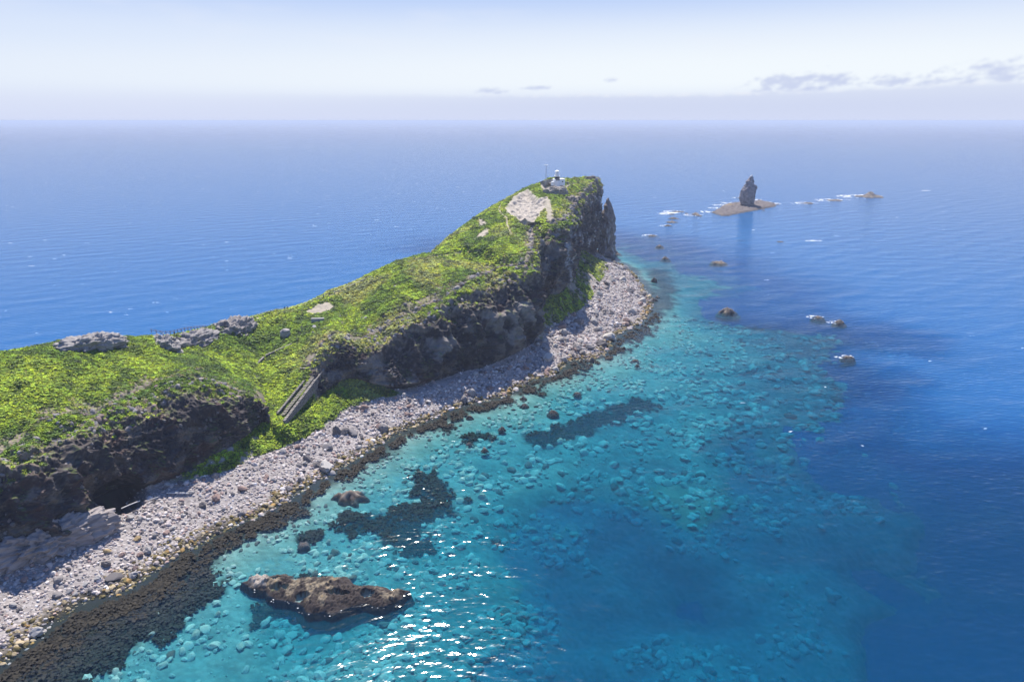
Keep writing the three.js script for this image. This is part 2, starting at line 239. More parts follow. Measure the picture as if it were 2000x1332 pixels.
// ------------------------------------------------------------------ ground colours (rock, soil, grass, scree, trail, and painted shade under the plants)
const col = new Float32Array(NC * NR * 3), grassy = new Float32Array(NC * NR), leafy = new Float32Array(NC * NR * 3);
for (let i = 0; i < NC * NR; i++) {
  const o = i * 3, q = i * 4, st = info[q], sg = info[q + 1], seg = Math.min(7, Math.floor(sg)), u = sg - seg, rock = info[q + 2], x = P[o], y = P[o + 1], z = P[o + 2], ny = NT[o + 1];
  const a = fbm3(x * 0.06, y * 0.06, z * 0.06, 3), b = fbm3(x * 0.35 + 9, y * 0.35, z * 0.35, 3), e = n3(x * 1.7, y * 1.7, z * 1.7);
  // bare rock: purplish brown breccia with red, grey and ochre beds
  let R = mix3([0.034, 0.028, 0.03], [0.056, 0.031, 0.027], sstep(0.05, 0.5, a));
  R = mix3(R, [0.1, 0.09, 0.088], sstep(0.15, 0.85, b + 0.3 * n3(x * 0.03, y * 0.09, z * 0.03)));
  R = mix3(R, [0.024, 0.021, 0.024], sstep(0.15, 0.7, -b + 0.2 * e));
  R = mix3(R, [0.19, 0.16, 0.125], 0.5 * sstep(0.25, 0.7, n3(x * 0.08 + 40, y * 0.14, z * 0.08) + 0.3 * e));
  R = mix3(R, [0.22, 0.195, 0.175], 0.85 * sstep(0.12, 0.7, n3(x * 0.055 + 11, y * 0.075, z * 0.055) + 0.35 * b) * sstep(11, 14, st) * (1 - sstep(24, 26, st)));   // paler tuff beds
  if (st > 25) R = mix3(R, [0.38, 0.38, 0.39], 0.75 * sstep(0.35, 0.75, n3(x * 0.12, y * 0.035, z * 0.12) + 0.25 * b));   // guano and lime streaks
  const soil = mix3([0.27, 0.225, 0.17], [0.19, 0.15, 0.115], 0.5 + 0.5 * b);
  // turf in several greens with dry, yellower stretches
  const ga = fbm2(x * 0.028 + 3, z * 0.028, 4), gb = fbm2(x * 0.16, z * 0.16 + 8, 3), gc = n2(x * 0.9, z * 0.9);
  let G = mix3([0.14, 0.2, 0.02], [0.265, 0.315, 0.032], clamp(0.5 + 1.1 * ga + 0.45 * gb));
  G = mix3(G, [0.06, 0.105, 0.018], 0.85 * sstep(0.0, 0.55, 0.8 * gb - 0.5 * ga + 0.2 * gc + 0.12));
  const dry = sstep(0.0, 0.55, n2(x * 0.024 - 5, z * 0.024 + 2) + 0.4 * gb) * sstep(12, 15, st) * (1 - 0.4 * sstep(20, 24, st));
  G = mix3(G, [0.32, 0.285, 0.12], 0.65 * dry);
  const shingle = mix3(mix3([0.26, 0.235, 0.225], [0.17, 0.15, 0.145], 0.5 + 0.5 * b), [0.35, 0.32, 0.31], sstep(0.1, 0.7, e));
  let c, g = 0;
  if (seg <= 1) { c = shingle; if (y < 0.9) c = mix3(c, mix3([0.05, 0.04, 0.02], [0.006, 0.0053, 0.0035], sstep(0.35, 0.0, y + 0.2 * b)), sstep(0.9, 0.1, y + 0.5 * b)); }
  else if (seg === 2) {
    const gully = sstep(10.2, 11.3, st) * (1 - sstep(15.6, 16.6, st)), bay = sstep(22, 23.5, st) * (1 - sstep(28.6, 29.4, st));
    const veg = Math.max(gully * sstep(0.02, 0.14, u + 0.1 * gb), bay * sstep(-0.1, 0.35, gb * 0.7 + ga * 0.8 + 0.2 * u + 0.1), sstep(7.3, 8.4, st) * (1 - sstep(11.3, 12, st)) * sstep(0.1, 0.5, gb + 0.6));
    const scree = mix3([0.22, 0.18, 0.14], [0.3, 0.26, 0.2], 0.5 + 0.5 * b);
    c = mix3(bay > 0.5 ? mix3(shingle, scree, sstep(0.05, 0.3, u)) : shingle, bay > 0.5 ? mix3(G, [0.07, 0.1, 0.02], 0.5) : G, veg); g = veg;
  } else if (seg === 3) {
    const cover = (1 - rock) + rock * sstep(0.8, 0.94, u + 0.22 * b + 0.12 * a) * sstep(0.25, 0.5, ny) ;
    const ledge = rock * sstep(0.66, 0.84, ny) * sstep(0.3, 0.6, gb + 0.2) * 0.7;
    g = clamp(cover); c = mix3(R, mix3(soil, G, sstep(0.3, 0.8, g)), sstep(0, 0.5, g)); c = mix3(c, [0.09, 0.12, 0.025], ledge * (1 - g));
    c = mix3(c, soil, rock * sstep(0.72, 0.95, u + 0.15 * b) * (1 - g) * 0.7);
  } else {
    const edge = seg === 4 ? rock * (1 - sstep(0.0, 0.4, u + 0.3 * gb + 0.2 * n2(x * 0.06, z * 0.06) + 0.22 * gc + 0.12 * e)) : 0;
    const steep = sstep(0.62, 0.42, ny);
    g = clamp(1 - edge - steep); c = mix3(mix3(soil, R, clamp(0.5 + 0.5 * b + 0.4 * gc)), G, sstep(0.2, 0.8, g + 0.3 * gc));
    if (seg >= 6) { const k = sstep(6.35, 6.9, sg + 0.2 * b); g *= 1 - k; c = mix3(c, R, k); }
  }
  for (const [poly, tone, soft, s0, s1] of BARE) {
    if (sg < (s0 ?? 3.9) || sg > (s1 ?? 7)) continue;
    const d = polyDist(poly, x, z) + 1.3 * gb + 0.5 * gc;
    if (d < soft) { const k = 1 - sstep(-soft, soft, d), t = mix3(tone, tone.map((v) => v * 0.72), sstep(0.1, 0.6, 0.6 * n3(x * 0.04, y * 0.9, z * 0.04) + 0.5 * b)); c = mix3(c, t, k); g *= 1 - k; }
  }
  for (const [line, w] of TRAILS) { const d = lineDist(line, x, z) + 0.3 * gc; if (d < w && seg >= 3) { const k = 1 - sstep(w * 0.5, w, d); c = mix3(c, [0.31, 0.265, 0.205], k * 0.9); g *= 1 - k; } }
  if (seg > 1) c = mix3(c, [0.055, 0.065, 0.014], 0.72 * sstep(0.45, 0.9, g));   // shade in the gaps between leafy plants, painted into the ground colour
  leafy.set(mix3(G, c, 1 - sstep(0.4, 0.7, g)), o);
  const v = 1 + 0.12 * e;
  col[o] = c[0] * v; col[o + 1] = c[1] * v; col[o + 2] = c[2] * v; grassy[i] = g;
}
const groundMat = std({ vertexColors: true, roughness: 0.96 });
function patch(r0, r1) {
  const n = r1 - r0 + 1, g = new THREE.BufferGeometry(), idx = new Uint32Array((n - 1) * (NC - 1) * 6);
  g.setAttribute('position', new THREE.BufferAttribute(P.slice(r0 * NC * 3, (r1 + 1) * NC * 3), 3));
  g.setAttribute('normal', new THREE.BufferAttribute(NT.slice(r0 * NC * 3, (r1 + 1) * NC * 3), 3));
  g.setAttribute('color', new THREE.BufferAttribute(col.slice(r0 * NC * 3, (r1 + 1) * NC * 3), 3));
  let k = 0;
  for (let r = 0; r < n - 1; r++) for (let c = 0; c < NC - 1; c++) {
    const a = r * NC + c, b = a + 1, d = a + NC, e = d + 1;
    if (sgn > 0) { idx[k++] = a; idx[k++] = b; idx[k++] = d; idx[k++] = b; idx[k++] = e; idx[k++] = d; } else { idx[k++] = a; idx[k++] = d; idx[k++] = b; idx[k++] = b; idx[k++] = d; idx[k++] = e; }
  }
  g.setIndex(new THREE.BufferAttribute(idx, 1));
  return new THREE.Mesh(g, groundMat);
}
const TOPS = [];
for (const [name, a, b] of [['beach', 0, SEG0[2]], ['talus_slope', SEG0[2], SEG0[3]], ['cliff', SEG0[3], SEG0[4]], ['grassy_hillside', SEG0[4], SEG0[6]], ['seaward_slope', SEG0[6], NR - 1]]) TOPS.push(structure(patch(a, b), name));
console.log('terrain', NC, NR, NC * NR * 2);

// a random point of the lattice between two rows: position, normal, info
function onCell(r, c, a, b) {
  const i = (r * NC + c), j = i + 1, k = i + NC, l = k + 1, m = (A, s, q) => lerp(lerp(A[i * s + q], A[j * s + q], a), lerp(A[k * s + q], A[l * s + q], a), b);
  return { x: m(P, 3, 0), y: m(P, 3, 1), z: m(P, 3, 2), n: V(m(NT, 3, 0), m(NT, 3, 1), m(NT, 3, 2)).normalize(), c: [m(col, 3, 0), m(col, 3, 1), m(col, 3, 2)], l: [m(leafy, 3, 0), m(leafy, 3, 1), m(leafy, 3, 2)], i };
}
function cellArea(r, c) {
  const i = (r * NC + c) * 3, j = i + 3, k = i + NC * 3, ux = P[j] - P[i], uy = P[j + 1] - P[i + 1], uz = P[j + 2] - P[i + 2], vx = P[k] - P[i], vy = P[k + 1] - P[i + 1], vz = P[k + 2] - P[i + 2];
  return Math.hypot(uy * vz - uz * vy, uz * vx - ux * vz, ux * vy - uy * vx);
}

// ------------------------------------------------------------------ plants: low leafy tufts over the turf
function tuftGeo(seed, n, len, rise) {
  const r = mulberry(seed), pos = [], idx = [];
  for (let i = 0; i < n; i++) {
    const a = (i / n) * 6.283 + r() * 0.9, l = len * (0.6 + 0.6 * r()), w = l * (0.2 + 0.12 * r()), h = rise * (0.55 + 0.7 * r()), ca = Math.cos(a), sa = Math.sin(a), k = pos.length / 3, r0 = 0.05 + 0.1 * r();
    pos.push(ca * r0, -0.05, sa * r0, ca * l * 0.5 - sa * w, h, sa * l * 0.5 + ca * w, ca * l * 0.5 + sa * w, h * 0.95, sa * l * 0.5 - ca * w, ca * l, h * (0.5 + 0.5 * r()), sa * l);
    idx.push(k, k + 1, k + 2, k + 1, k + 3, k + 2);
  }
  const g = new THREE.BufferGeometry();
  g.setAttribute('position', new THREE.Float32BufferAttribute(pos, 3)); g.setIndex(idx); g.computeVertexNormals();
  return g;
}
const leafMat = new THREE.MeshPhysicalMaterial({ color: 0xffffff, roughness: 1, transmission: 0.3, thickness: 0, side: THREE.DoubleSide, specularIntensity: 0.3 });
const tufts = [[], [], []];
for (let r = SEG0[2]; r < SEG0[6] + 20; r++) for (let c = 0; c < NC - 1; c++) {
  const i = r * NC + c, g = grassy[i]; if (g < 0.45) continue;
  const far = Math.hypot(P[i * 3], P[i * 3 + 1] - 114, P[i * 3 + 2]), dens = clamp(5.2 * (190 / far) ** 1.6, 0.6, 6) * sstep(0.4, 0.9, g);
  let m = cellArea(r, c) * dens; m = Math.floor(m) + (rnd() < m % 1 ? 1 : 0);
  for (let q = 0; q < m; q++) tufts[Math.floor(rnd() * 3)].push([onCell(r, c, rnd(), rnd()), far]);
}
const dummy = new THREE.Object3D(), up = V(0, 1, 0), qa = new THREE.Quaternion(), qb = new THREE.Quaternion();
function scatter(geo, mat, list, fn) {
  const im = new THREE.InstancedMesh(geo, mat, list.length), cc = new THREE.Color();
  list.forEach((p, i) => { const color = fn(p, dummy); dummy.updateMatrix(); im.setMatrixAt(i, dummy.matrix); im.setColorAt(i, cc.setRGB(...color)); });
  return im;
}
[['broad_leaf_plants', 'broad leafy green plants covering the headland turf', tuftGeo(3, 7, 0.62, 0.3)], ['meadow_grass', 'bright meadow grass growing over the headland slopes', tuftGeo(5, 8, 0.5, 0.42)], ['low_scrub', 'low dark green scrub scattered over the headland turf', tuftGeo(9, 9, 0.55, 0.36)]].forEach(([name, label, geo], v) => {
  stuff(scatter(geo, leafMat, tufts[v], ([p, far], d) => {
    d.position.set(p.x, p.y, p.z); const s = (0.7 + 0.75 * rnd()) * clamp(far / 260, 0.8, 1.5) * (v === 2 ? 1 + 0.5 * sstep(0, 0.5, n2(p.x * 0.09, p.z * 0.09)) : 1); d.scale.set(s, s * (0.75 + 0.5 * rnd()), s);
    d.quaternion.setFromUnitVectors(up, p.n.clone().lerp(up, 0.5).normalize()).multiply(qb.setFromAxisAngle(up, rnd() * 6.28));
    const k = (0.72 + 1.7 * rnd() ** 1.4) * (1 + 0.3 * fbm2(p.x * 0.22 + 50, p.z * 0.22, 2)), yel = rnd() < 0.22 ? 1.5 : 1; if (v === 2) { const s2 = lerp(1, 0.5, sstep(0, 0.4, n2(p.x * 0.09, p.z * 0.09))); return [p.l[0] * k * s2 * 0.85, p.l[1] * k * s2, p.l[2] * k * s2]; }
    return [p.l[0] * k * (0.95 + 0.12 * yel), p.l[1] * k * 1.1, p.l[2] * k * 0.6];
  }), name, label, 'plants');
});
console.log('tufts', tufts.map((t) => t.length));

// ------------------------------------------------------------------ stones
function stoneGeo(seed, detail, sx, sy, sz, rough = 0.3, cuts = 5) {
  const r = mulberry(seed), g0 = new THREE.IcosahedronGeometry(1, detail); g0.deleteAttribute('uv'); g0.deleteAttribute('normal');
  const g = mergeVertices(g0, 1e-4), p = g.attributes.position, planes = [];
  for (let i = 0; i < cuts; i++) planes.push([V(r() - 0.5, r() - 0.5, r() - 0.5).normalize(), 0.55 + 0.3 * r()]);
  const v = V(0, 0, 0), ox = r() * 50;
  for (let i = 0; i < p.count; i++) {
    v.fromBufferAttribute(p, i);
    v.multiplyScalar(1 + rough * fbm3(v.x * 1.1 + ox, v.y * 1.1, v.z * 1.1, 3));
    for (const [n, d] of planes) { const k = v.dot(n); if (k > d) v.addScaledVector(n, (d - k) * 0.85); }
    p.setXYZ(i, v.x * sx, v.y * sy, v.z * sz);
  }
  const f = detail < 3 ? g.toNonIndexed() : g; f.computeVertexNormals(); return f;
}
const pebbles = [0, 1, 2, 3, 4].map((i) => stoneGeo(100 + i, 1, 1, 0.55 + 0.12 * (i % 3), 0.72 + 0.08 * (i % 2), 0.35));
const stoneMat = std({ roughness: 0.92 });
const stoneTone = () => { const k = rnd(); const b = k < 0.5 ? [0.42, 0.37, 0.352] : k < 0.72 ? [0.29, 0.246, 0.235] : k < 0.82 ? [0.1, 0.088, 0.088] : k < 0.92 ? [0.31, 0.22, 0.195] : [0.56, 0.53, 0.51]; const j = 0.8 + 0.4 * rnd(); return b.map((v) => v * j); };
const ochre = () => { const k = rnd(), j = 0.7 + 0.6 * rnd(); return (k < 0.12 ? [0.26, 0.16, 0.05] : k < 0.62 ? [0.13, 0.1, 0.035] : [0.3, 0.24, 0.15]).map((v) => v * j); };
const beachList = [[], [], [], [], []];
for (let r = 1; r < SEG0[3]; r++) for (let c = 0; c < NC - 1; c++) {
  const i = r * NC + c, y = P[i * 3 + 1]; if (y < -1.2 || grassy[i] > 0.35) continue;
  const seg = info[i * 4 + 1], st = info[i * 4];
  const far = Math.hypot(P[i * 3], P[i * 3 + 1] - 114, P[i * 3 + 2]);
  let dens = clamp(2.6 * (170 / far) ** 1.5, 0.45, 3) * (seg > 2.05 ? (st > 22 ? 0.25 : 0.35) : 1) * (y < 0.1 ? 0.8 : 1);
  let m = cellArea(r, c) * dens; m = Math.floor(m) + (rnd() < m % 1 ? 1 : 0);
  for (let q = 0; q < m; q++) beachList[Math.floor(rnd() * 5)].push([onCell(r, c, rnd(), rnd()), far, seg]);
}
const beachParts = [];
beachList.forEach((list, v) => {
  stuff(scatter(pebbles[v], stoneMat, list, ([p, far, seg], d) => {
    const tidal = sstep(1.1, 0.2, p.y + 0.5 * n2(p.x * 0.1, p.z * 0.1)), s = (0.19 + 0.5 * rnd() ** 3) * clamp(far / 200, 0.9, 1.9) * (seg > 2.05 ? 0.7 : 1) * (1 + 0.5 * tidal * rnd() + 0.35 * n2(p.x * 0.05, p.z * 0.05));
    d.position.set(p.x, p.y + s * 0.15, p.z); d.scale.setScalar(Math.max(0.1, s)); d.rotation.set((rnd() - 0.5) * 0.9, rnd() * 6.28, (rnd() - 0.5) * 0.9);
    return rnd() < tidal * 0.75 ? ochre() : stoneTone();
  }), ['shingle_stones', 'beach_cobbles', 'beach_rubble', 'shore_stones', 'cobble_scree'][v], ['pale grey stones of the shingle beach', 'rounded cobbles strewn along the shingle beach', 'angular rubble lying along the shingle beach', 'mixed stones lying down to the waterline', 'grey cobbles heaped below the headland cliffs'][v], 'stones');
});
console.log('beach stones', beachList.map((t) => t.length));

// ------------------------------------------------------------------ sea bed
const shoreR = [], shoreL = [];
for (let k = 0; k < STN - 1; k++) for (let i = 0; i < 3; i++) {
  const a = along(1, k, i / 3); shoreR.push([a.x, a.z]);
  const b = along(7, k, i / 3), c = along(8, k, i / 3), t = b.y / (b.y - c.y); shoreL.push([lerp(b.x, c.x, t), lerp(b.z, c.z, t)]);
}
const land = [...shoreR, ...shoreL.reverse()];
const LX = Float64Array.from(land, (p) => p[0]), LZ = Float64Array.from(land, (p) => p[1]);
function landDist(x, z) {
  let m = 1e18, s = false; const n = LX.length;
  for (let i = 0, j = n - 1; i < n; j = i++) {
    const ax = LX[j], az = LZ[j], dx = LX[i] - ax, dz = LZ[i] - az, px = x - ax, pz = z - az; let t = (px * dx + pz * dz) / (dx * dx + dz * dz); t = t < 0 ? 0 : t > 1 ? 1 : t;
    const ex = px - dx * t, ez = pz - dz * t, d = ex * ex + ez * ez; if (d < m) m = d;
    if ((LZ[i] > z) !== (az > z) && x < (-dx * (z - LZ[i])) / (az - LZ[i]) + LX[i]) s = !s;
  }
  return s ? -Math.sqrt(m) : Math.sqrt(m);
}
const DEPTH = [[-55, -157, 1.9], [-68, -129, 2.4], [-44, -169, 2.6], [-34, -122, 3], [-25, -198, 2.6], [-14, -157, 3.6], [-12, -137, 3.9], [0, -216, 3.1], [10, -250, 3], [49, -309, 2.5], [87, -368, 2.7], [103, -324, 3.6], [74, -260, 4], [46, -223, 5.2], [16, -183, 6.5], [30, -174, 11], [42, -157, 12], [14, -162, 10], [59, -198, 4.6], [70, -183, 8.5], [97, -236, 8], [124, -309, 7], [164, -423, 9], [129, -480, 4.6], [136, -597, 7], [223, -744, 7], [292, -782, 7], [249, -597, 9], [390, -744, 12], [230, -423, 13], [186, -289, 14], [162, -216, 14], [117, -216, 10], [88, -169, 9.5], [111, -157, 13], [100, -129, 20], [110, -121, 22], [74, -137, 8.5], [57, -124, 7], [34, -122, 7.5], [11, -119, 8], [0, -124, 6.5], [72, -119, 9], [140, -169, 16], [690, -980, 20], [288, -1306, 24], [883, -1730, 28], [-49, -135, 4.2], [-23, -124, 3.4], [-184, -480, 7], [-295, -480, 14], [-147, -648, 16], [-430, -824, 24], [-281, -378, 10], [-73, -980, 22], [0, -3000, 32], [-2000, -1500, 32], [2000, -1500, 32], [0, 200, 16], [-300, 0, 16], [300, 0, 24]];
const KELP = [[[[12, -238], [31, -253], [55, -270]], 7], [[[-48, -180], [-33, -180], [-24, -192], [-29, -204]], 7], [[[-33, -172], [-36, -178]], 9], [[[40, -334], [67, -368], [97, -430], [112, -490], [118, -545]], 11], [[[148, -395], [160, -393]], 8], [[[176, -326], [182, -300]], 12], [[[-61, -170], [-58, -172]], 2.5], [[[-16, -236], [-10, -238]], 4], [[[-78, -185], [-70, -193], [-62, -206]], 5.5], [[[-62, -140], [-52, -150]], 4], [[[-101, -118], [-93, -131], [-84, -147]], 9]];
// the far floor is taken shallower: straight sight lines stand in for refracted ones
for (const p of DEPTH) { const h = Math.hypot(p[0], p[1], 114); p[2] *= 3.0 / (h / 114 + 1.27); }
function bed(x, z) {
  const ds = landDist(x, z);
  let w = 0, d = 0;
  for (const [px, pz, pd] of DEPTH) { const r = 5 + 0.13 * Math.hypot(px, pz), v = ((x - px) * (x - px) + (z - pz) * (z - pz)) / (r * r) + 0.12, q = 1 / (v * v); w += q; d += q * pd; }
  d /= w;
  d *= 1 + 0.3 * fbm2(x * 0.025, z * 0.025, 4);
  let y = -lerp(0.2 + Math.max(0, ds) * 0.05, d, sstep(3, 46, ds));
  if (ds < 0) y = -0.2 + ds * 0.35;
  const lump = sstep(0, 8, ds) * (0.28 * fbm2(x * 0.2, z * 0.2, 3) + 0.16 * n2(x * 0.7, z * 0.7));
  let k = 0;
  if (ds < 240) for (const [line, rad] of KELP) { const q = (lineDist(line, x, z) + rad * 0.9 * fbm2(x * 0.08 + rad, z * 0.08, 5, 0.6)) / rad; k = Math.max(k, 1 - sstep(0.45, 1.15, q + 0.25 * n2(x * 0.35, z * 0.35))); }
  const band = 9 + 7 * fbm2(x * 0.035, z * 0.035, 3) + 8 * sstep(-60, -100, x) ;
  k = Math.max(k, (1 - sstep(band * 0.55, band * 1.3, ds + 3.5 * fbm2(x * 0.15, z * 0.15, 3))) * sstep(-6, -1, ds));
  return { y: y + lump * clamp(-y * 0.5, 0.2, 1), k, ds };
}
const seabedMat = std({ vertexColors: true });
{
  const radii = []; { let r = 60; while (r < 1500) { radii.push(r); r += clamp(r * 0.0045, 0.7, 40); } for (const q of [1700, 2200, 3000, 4500, 8000, 16000, 42000]) radii.push(q); }
  const na = 470, a0 = -1.15, a1 = 1.15, nr = radii.length, pos = new Float32Array(nr * na * 3), cl = new Float32Array(nr * na * 3), idx = [];
  for (let r = 0; r < nr; r++) for (let a = 0; a < na; a++) {
    const t = lerp(a0, a1, a / (na - 1)), x = Math.sin(t) * radii[r], z = -Math.cos(t) * radii[r] + 20, b = bed(x, z), o = (r * na + a) * 3;
    pos[o] = x; pos[o + 1] = b.y; pos[o + 2] = z;
    const e = n2(x * 0.5, z * 0.5), f = fbm2(x * 0.09, z * 0.09, 3);
    let c = mix3([0.17, 0.178, 0.145], [0.3, 0.308, 0.252], clamp(0.42 + 0.6 * f + 0.5 * e));
    c = mix3(c, [0.004, 0.0037, 0.0025], 0.985 * b.k);
    if (Math.hypot(x - 58, (z + 196) * 1.3) < 17 + 9 * f) c = mix3(c, [0.36, 0.2, 0.12], 0.6);      // reddish reef flat
    cl[o] = c[0]; cl[o + 1] = c[1]; cl[o + 2] = c[2];
  }
  for (let r = 0; r < nr - 1; r++) for (let a = 0; a < na - 1; a++) { const i = r * na + a; idx.push(i, i + 1, i + na, i + 1, i + na + 1, i + na); }
  const g = new THREE.BufferGeometry();
  g.setAttribute('position', new THREE.BufferAttribute(pos, 3)); g.setAttribute('color', new THREE.BufferAttribute(cl, 3)); g.setIndex(idx); g.computeVertexNormals();
  structure(new THREE.Mesh(g, seabedMat), 'seabed');
  console.log('seabed', nr * na * 2);
}
{ // pale boulders and dark weed clumps under the water
  const lists = [[], [], []], weed = [];
  for (let i = 0; i < 60000; i++) {
    const rr = 90 + 330 * rnd() ** 1.5, t = lerp(-0.85, 0.85, rnd()), x = Math.sin(t) * rr, z = -Math.cos(t) * rr; if (Math.abs(Math.atan2(x, -z)) > 0.8) continue;
    const b = bed(x, z); if (b.ds < 4 || b.y < -8.5) continue;
    if (rnd() < b.k * b.k * 1.2) { weed.push([x, b.y, z]); if (rnd() < 0.8) weed.push([x + rnd() - 0.5, b.y, z + 1.2 * rnd()]); continue; }
    if (rnd() > 0.5 + 0.6 * n2(x * 0.04, z * 0.04)) continue;
    lists[i % 3].push([x, b.y, z, rr]);
  }
  lists.forEach((l, v) => stuff(scatter(pebbles[v], stoneMat, l, (p, d) => {
    const s = Math.min((0.3 + 1.9 * rnd() ** 3.4) * clamp(p[3] / 190, 0.85, 1.7), 0.3 - 0.6 * p[1]); d.position.set(p[0], p[1] + s * 0.1, p[2]); d.scale.set(s, s * 0.6, s); d.rotation.set(rnd() * 0.5, rnd() * 6.28, rnd() * 0.5);
    const k = 0.75 + 0.35 * rnd(); return rnd() < (p[1] > -1.3 ? 0.5 : 0.05) ? [0.1, 0.09, 0.08] : [0.36 * k, 0.37 * k, 0.31 * k];   // weed grows on many of those near the surface
  }), ['sunken_boulders', 'sunken_stones', 'sunken_cobbles'][v], ['pale boulders lying under the turquoise water', 'pale stones under the shallow water', 'rounded cobbles on the shallow sea floor'][v], 'stones'));
  stuff(scatter(tuftGeo(31, 9, 1, 0.8), std({ side: THREE.DoubleSide }), weed, (p, d) => { const s = 0.7 + 1.1 * rnd(); d.position.set(...p); d.scale.set(s, s * 0.7, s); d.rotation.set(0, rnd() * 6.28, 0); const k = 0.5 + 0.9 * rnd(); return [0.014 * k, 0.011 * k, 0.006 * k]; }), 'seaweed', 'dark brown seaweed beds under the shallow water', 'seaweed');
  console.log('sunken', lists.map((l) => l.length), weed.length);
}

// ------------------------------------------------------------------ water: clear body that absorbs red light with depth, and its rippled surface
const EXT = 42000;
{
  const inset = (k) => EXT * 2 - k * 40;
  const body = new THREE.Mesh(new THREE.BoxGeometry(inset(0), 46, EXT + 400), new THREE.MeshPhysicalMaterial({ color: rgb(0.01, 0.2, 0.45), roughness: 1, specularIntensity: 0, transparent: true, opacity: 0.006, thickness: 1, transmission: 0, attenuationColor: rgb(0.73, 0.914, 0.947), attenuationDistance: 1 }));
  body.position.set(0, -23.06, -EXT / 2 + 200); structure(body, 'water_body');
  // light scattered back by the water itself, gathered in layers: the deeper the sea, the more of them lie above its floor
  [[1.8, 0.05], [6, 0.11]].forEach(([dep, op], k) => {
    const m = new THREE.Mesh(new THREE.PlaneGeometry(inset(k + 1), EXT + 380 - k * 20).rotateX(-Math.PI / 2), new THREE.MeshStandardMaterial({ color: rgb(0.01, 0.5, 0.72), roughness: 1, transparent: true, opacity: op, side: THREE.DoubleSide }));
    m.position.set(0, -dep, -EXT / 2 + 200); structure(m, 'water_layer');
  });
  // the open sea: offshore water is full of scattering matter, its upper face dipping under the clear coastal shallows
  const RG = ST.map((r) => [r[5][0], r[5][2]]), ridgeX = (z) => { if (z > RG[0][1]) return RG[0][0]; for (let k = 0; k < RG.length - 1; k++) if (z <= RG[k][1] && z > RG[k + 1][1]) return lerp(RG[k][0], RG[k + 1][0], (z - RG[k][1]) / (RG[k + 1][1] - RG[k][1])); return 60; };
  const rad2 = [70]; while (rad2[rad2.length - 1] < 1600) rad2.push(rad2[rad2.length - 1] * 1.03); rad2.push(2400, 4000, 8000, 20000, 41500);
  const nb = 150, ix = [];
  for (let r = 0; r < rad2.length - 1; r++) for (let a = 0; a < nb - 1; a++) { const i = r * nb + a; ix.push(i, i + 1, i + nb, i + 1, i + nb + 1, i + nb); }
  const scatterMat = new THREE.MeshStandardMaterial({ color: rgb(0.006, 0.14, 0.4), roughness: 1, transparent: true, opacity: 0.46, side: THREE.DoubleSide });
  for (let s = 0; s < 2; s++) {
    const ps = [];
    for (const r of rad2) for (let a = 0; a < nb; a++) {
      const t = lerp(-1.2, 1.2, a / (nb - 1)), x = Math.sin(t) * r, z = -Math.cos(t) * r + 20, ds = landDist(x, z) - s * lerp(55, 34, sstep(-250, -420, z)) + 30 * fbm2(x * 0.013 + s * 9, z * 0.013, 3), left = sstep(15, -15, x - ridgeX(z)) * sstep(-640, -600, z);
      const south = sstep(-265, -150, z) * (1 - left), m = Math.max(sstep(lerp(28, 80, south), lerp(165, 300, south), ds), left * sstep(0, 30, ds));
      ps.push(x, -lerp(lerp(lerp(3, 13, sstep(-430, -330, z)), 1.2, left), lerp(0.3, 9.5, south), m) - s * 0.22 - (ds < -90 ? 10 : 0), z);
    }
    const og = new THREE.BufferGeometry(); og.setAttribute('position', new THREE.Float32BufferAttribute(ps, 3)); og.setIndex(ix); og.computeVertexNormals();
    structure(new THREE.Mesh(og, scatterMat), 'deep_water');
  }
  // wave relief: many sine trains that repeat over one tile, wind waves from the left of the view
  const Nn = 1024;
  function waves(seed, count, kmin, kmax, dir, spread, choppy) {
    const r = mulberry(seed), h = new Float32Array(Nn * Nn), list = [];
    for (let i = 0; i < count; i++) {
      const k = kmin * (kmax / kmin) ** r(), a = dir + (r() + r() + r() - 1.5) * spread, kx = Math.round(Math.cos(a) * k), ky = Math.round(Math.sin(a) * k);
      if (!kx && !ky) continue;
      const kk = Math.hypot(kx, ky); list.push([kx, ky, 1 / kk ** 1.15, r() * 6.283]);
    }
    const w = 6.283185307 / Nn;
    for (const [kx, ky, amp, ph] of list) {
      const sx = new Float32Array(Nn), cx = new Float32Array(Nn), sy = new Float32Array(Nn), cy = new Float32Array(Nn);
      for (let i = 0; i < Nn; i++) { sx[i] = Math.sin(w * kx * i + ph); cx[i] = Math.cos(w * kx * i + ph); sy[i] = Math.sin(w * ky * i); cy[i] = Math.cos(w * ky * i); }
      for (let y = 0, o = 0; y < Nn; y++) for (let x = 0; x < Nn; x++, o++) h[o] += amp * (sx[x] * cy[y] + cx[x] * sy[y]);
    }
    let lo = 1e9, hi = -1e9; for (const v of h) { lo = Math.min(lo, v); hi = Math.max(hi, v); }
    for (let i = 0; i < h.length; i++) { const t = (h[i] - lo) / (hi - lo); h[i] = choppy ? t ** 1.6 : t; }
    return h;
  }
  const hA = waves(51, 90, 9, 70, 1.75, 0.75, true), hB = waves(77, 60, 5, 46, 1.5, 0.9, true);
  const bump = new Float32Array(Nn * Nn * 4); for (let i = 0; i < Nn * Nn; i++) { bump[i * 4] = bump[i * 4 + 1] = bump[i * 4 + 2] = hA[i]; bump[i * 4 + 3] = 1; }
  const nor = new Float32Array(Nn * Nn * 4);
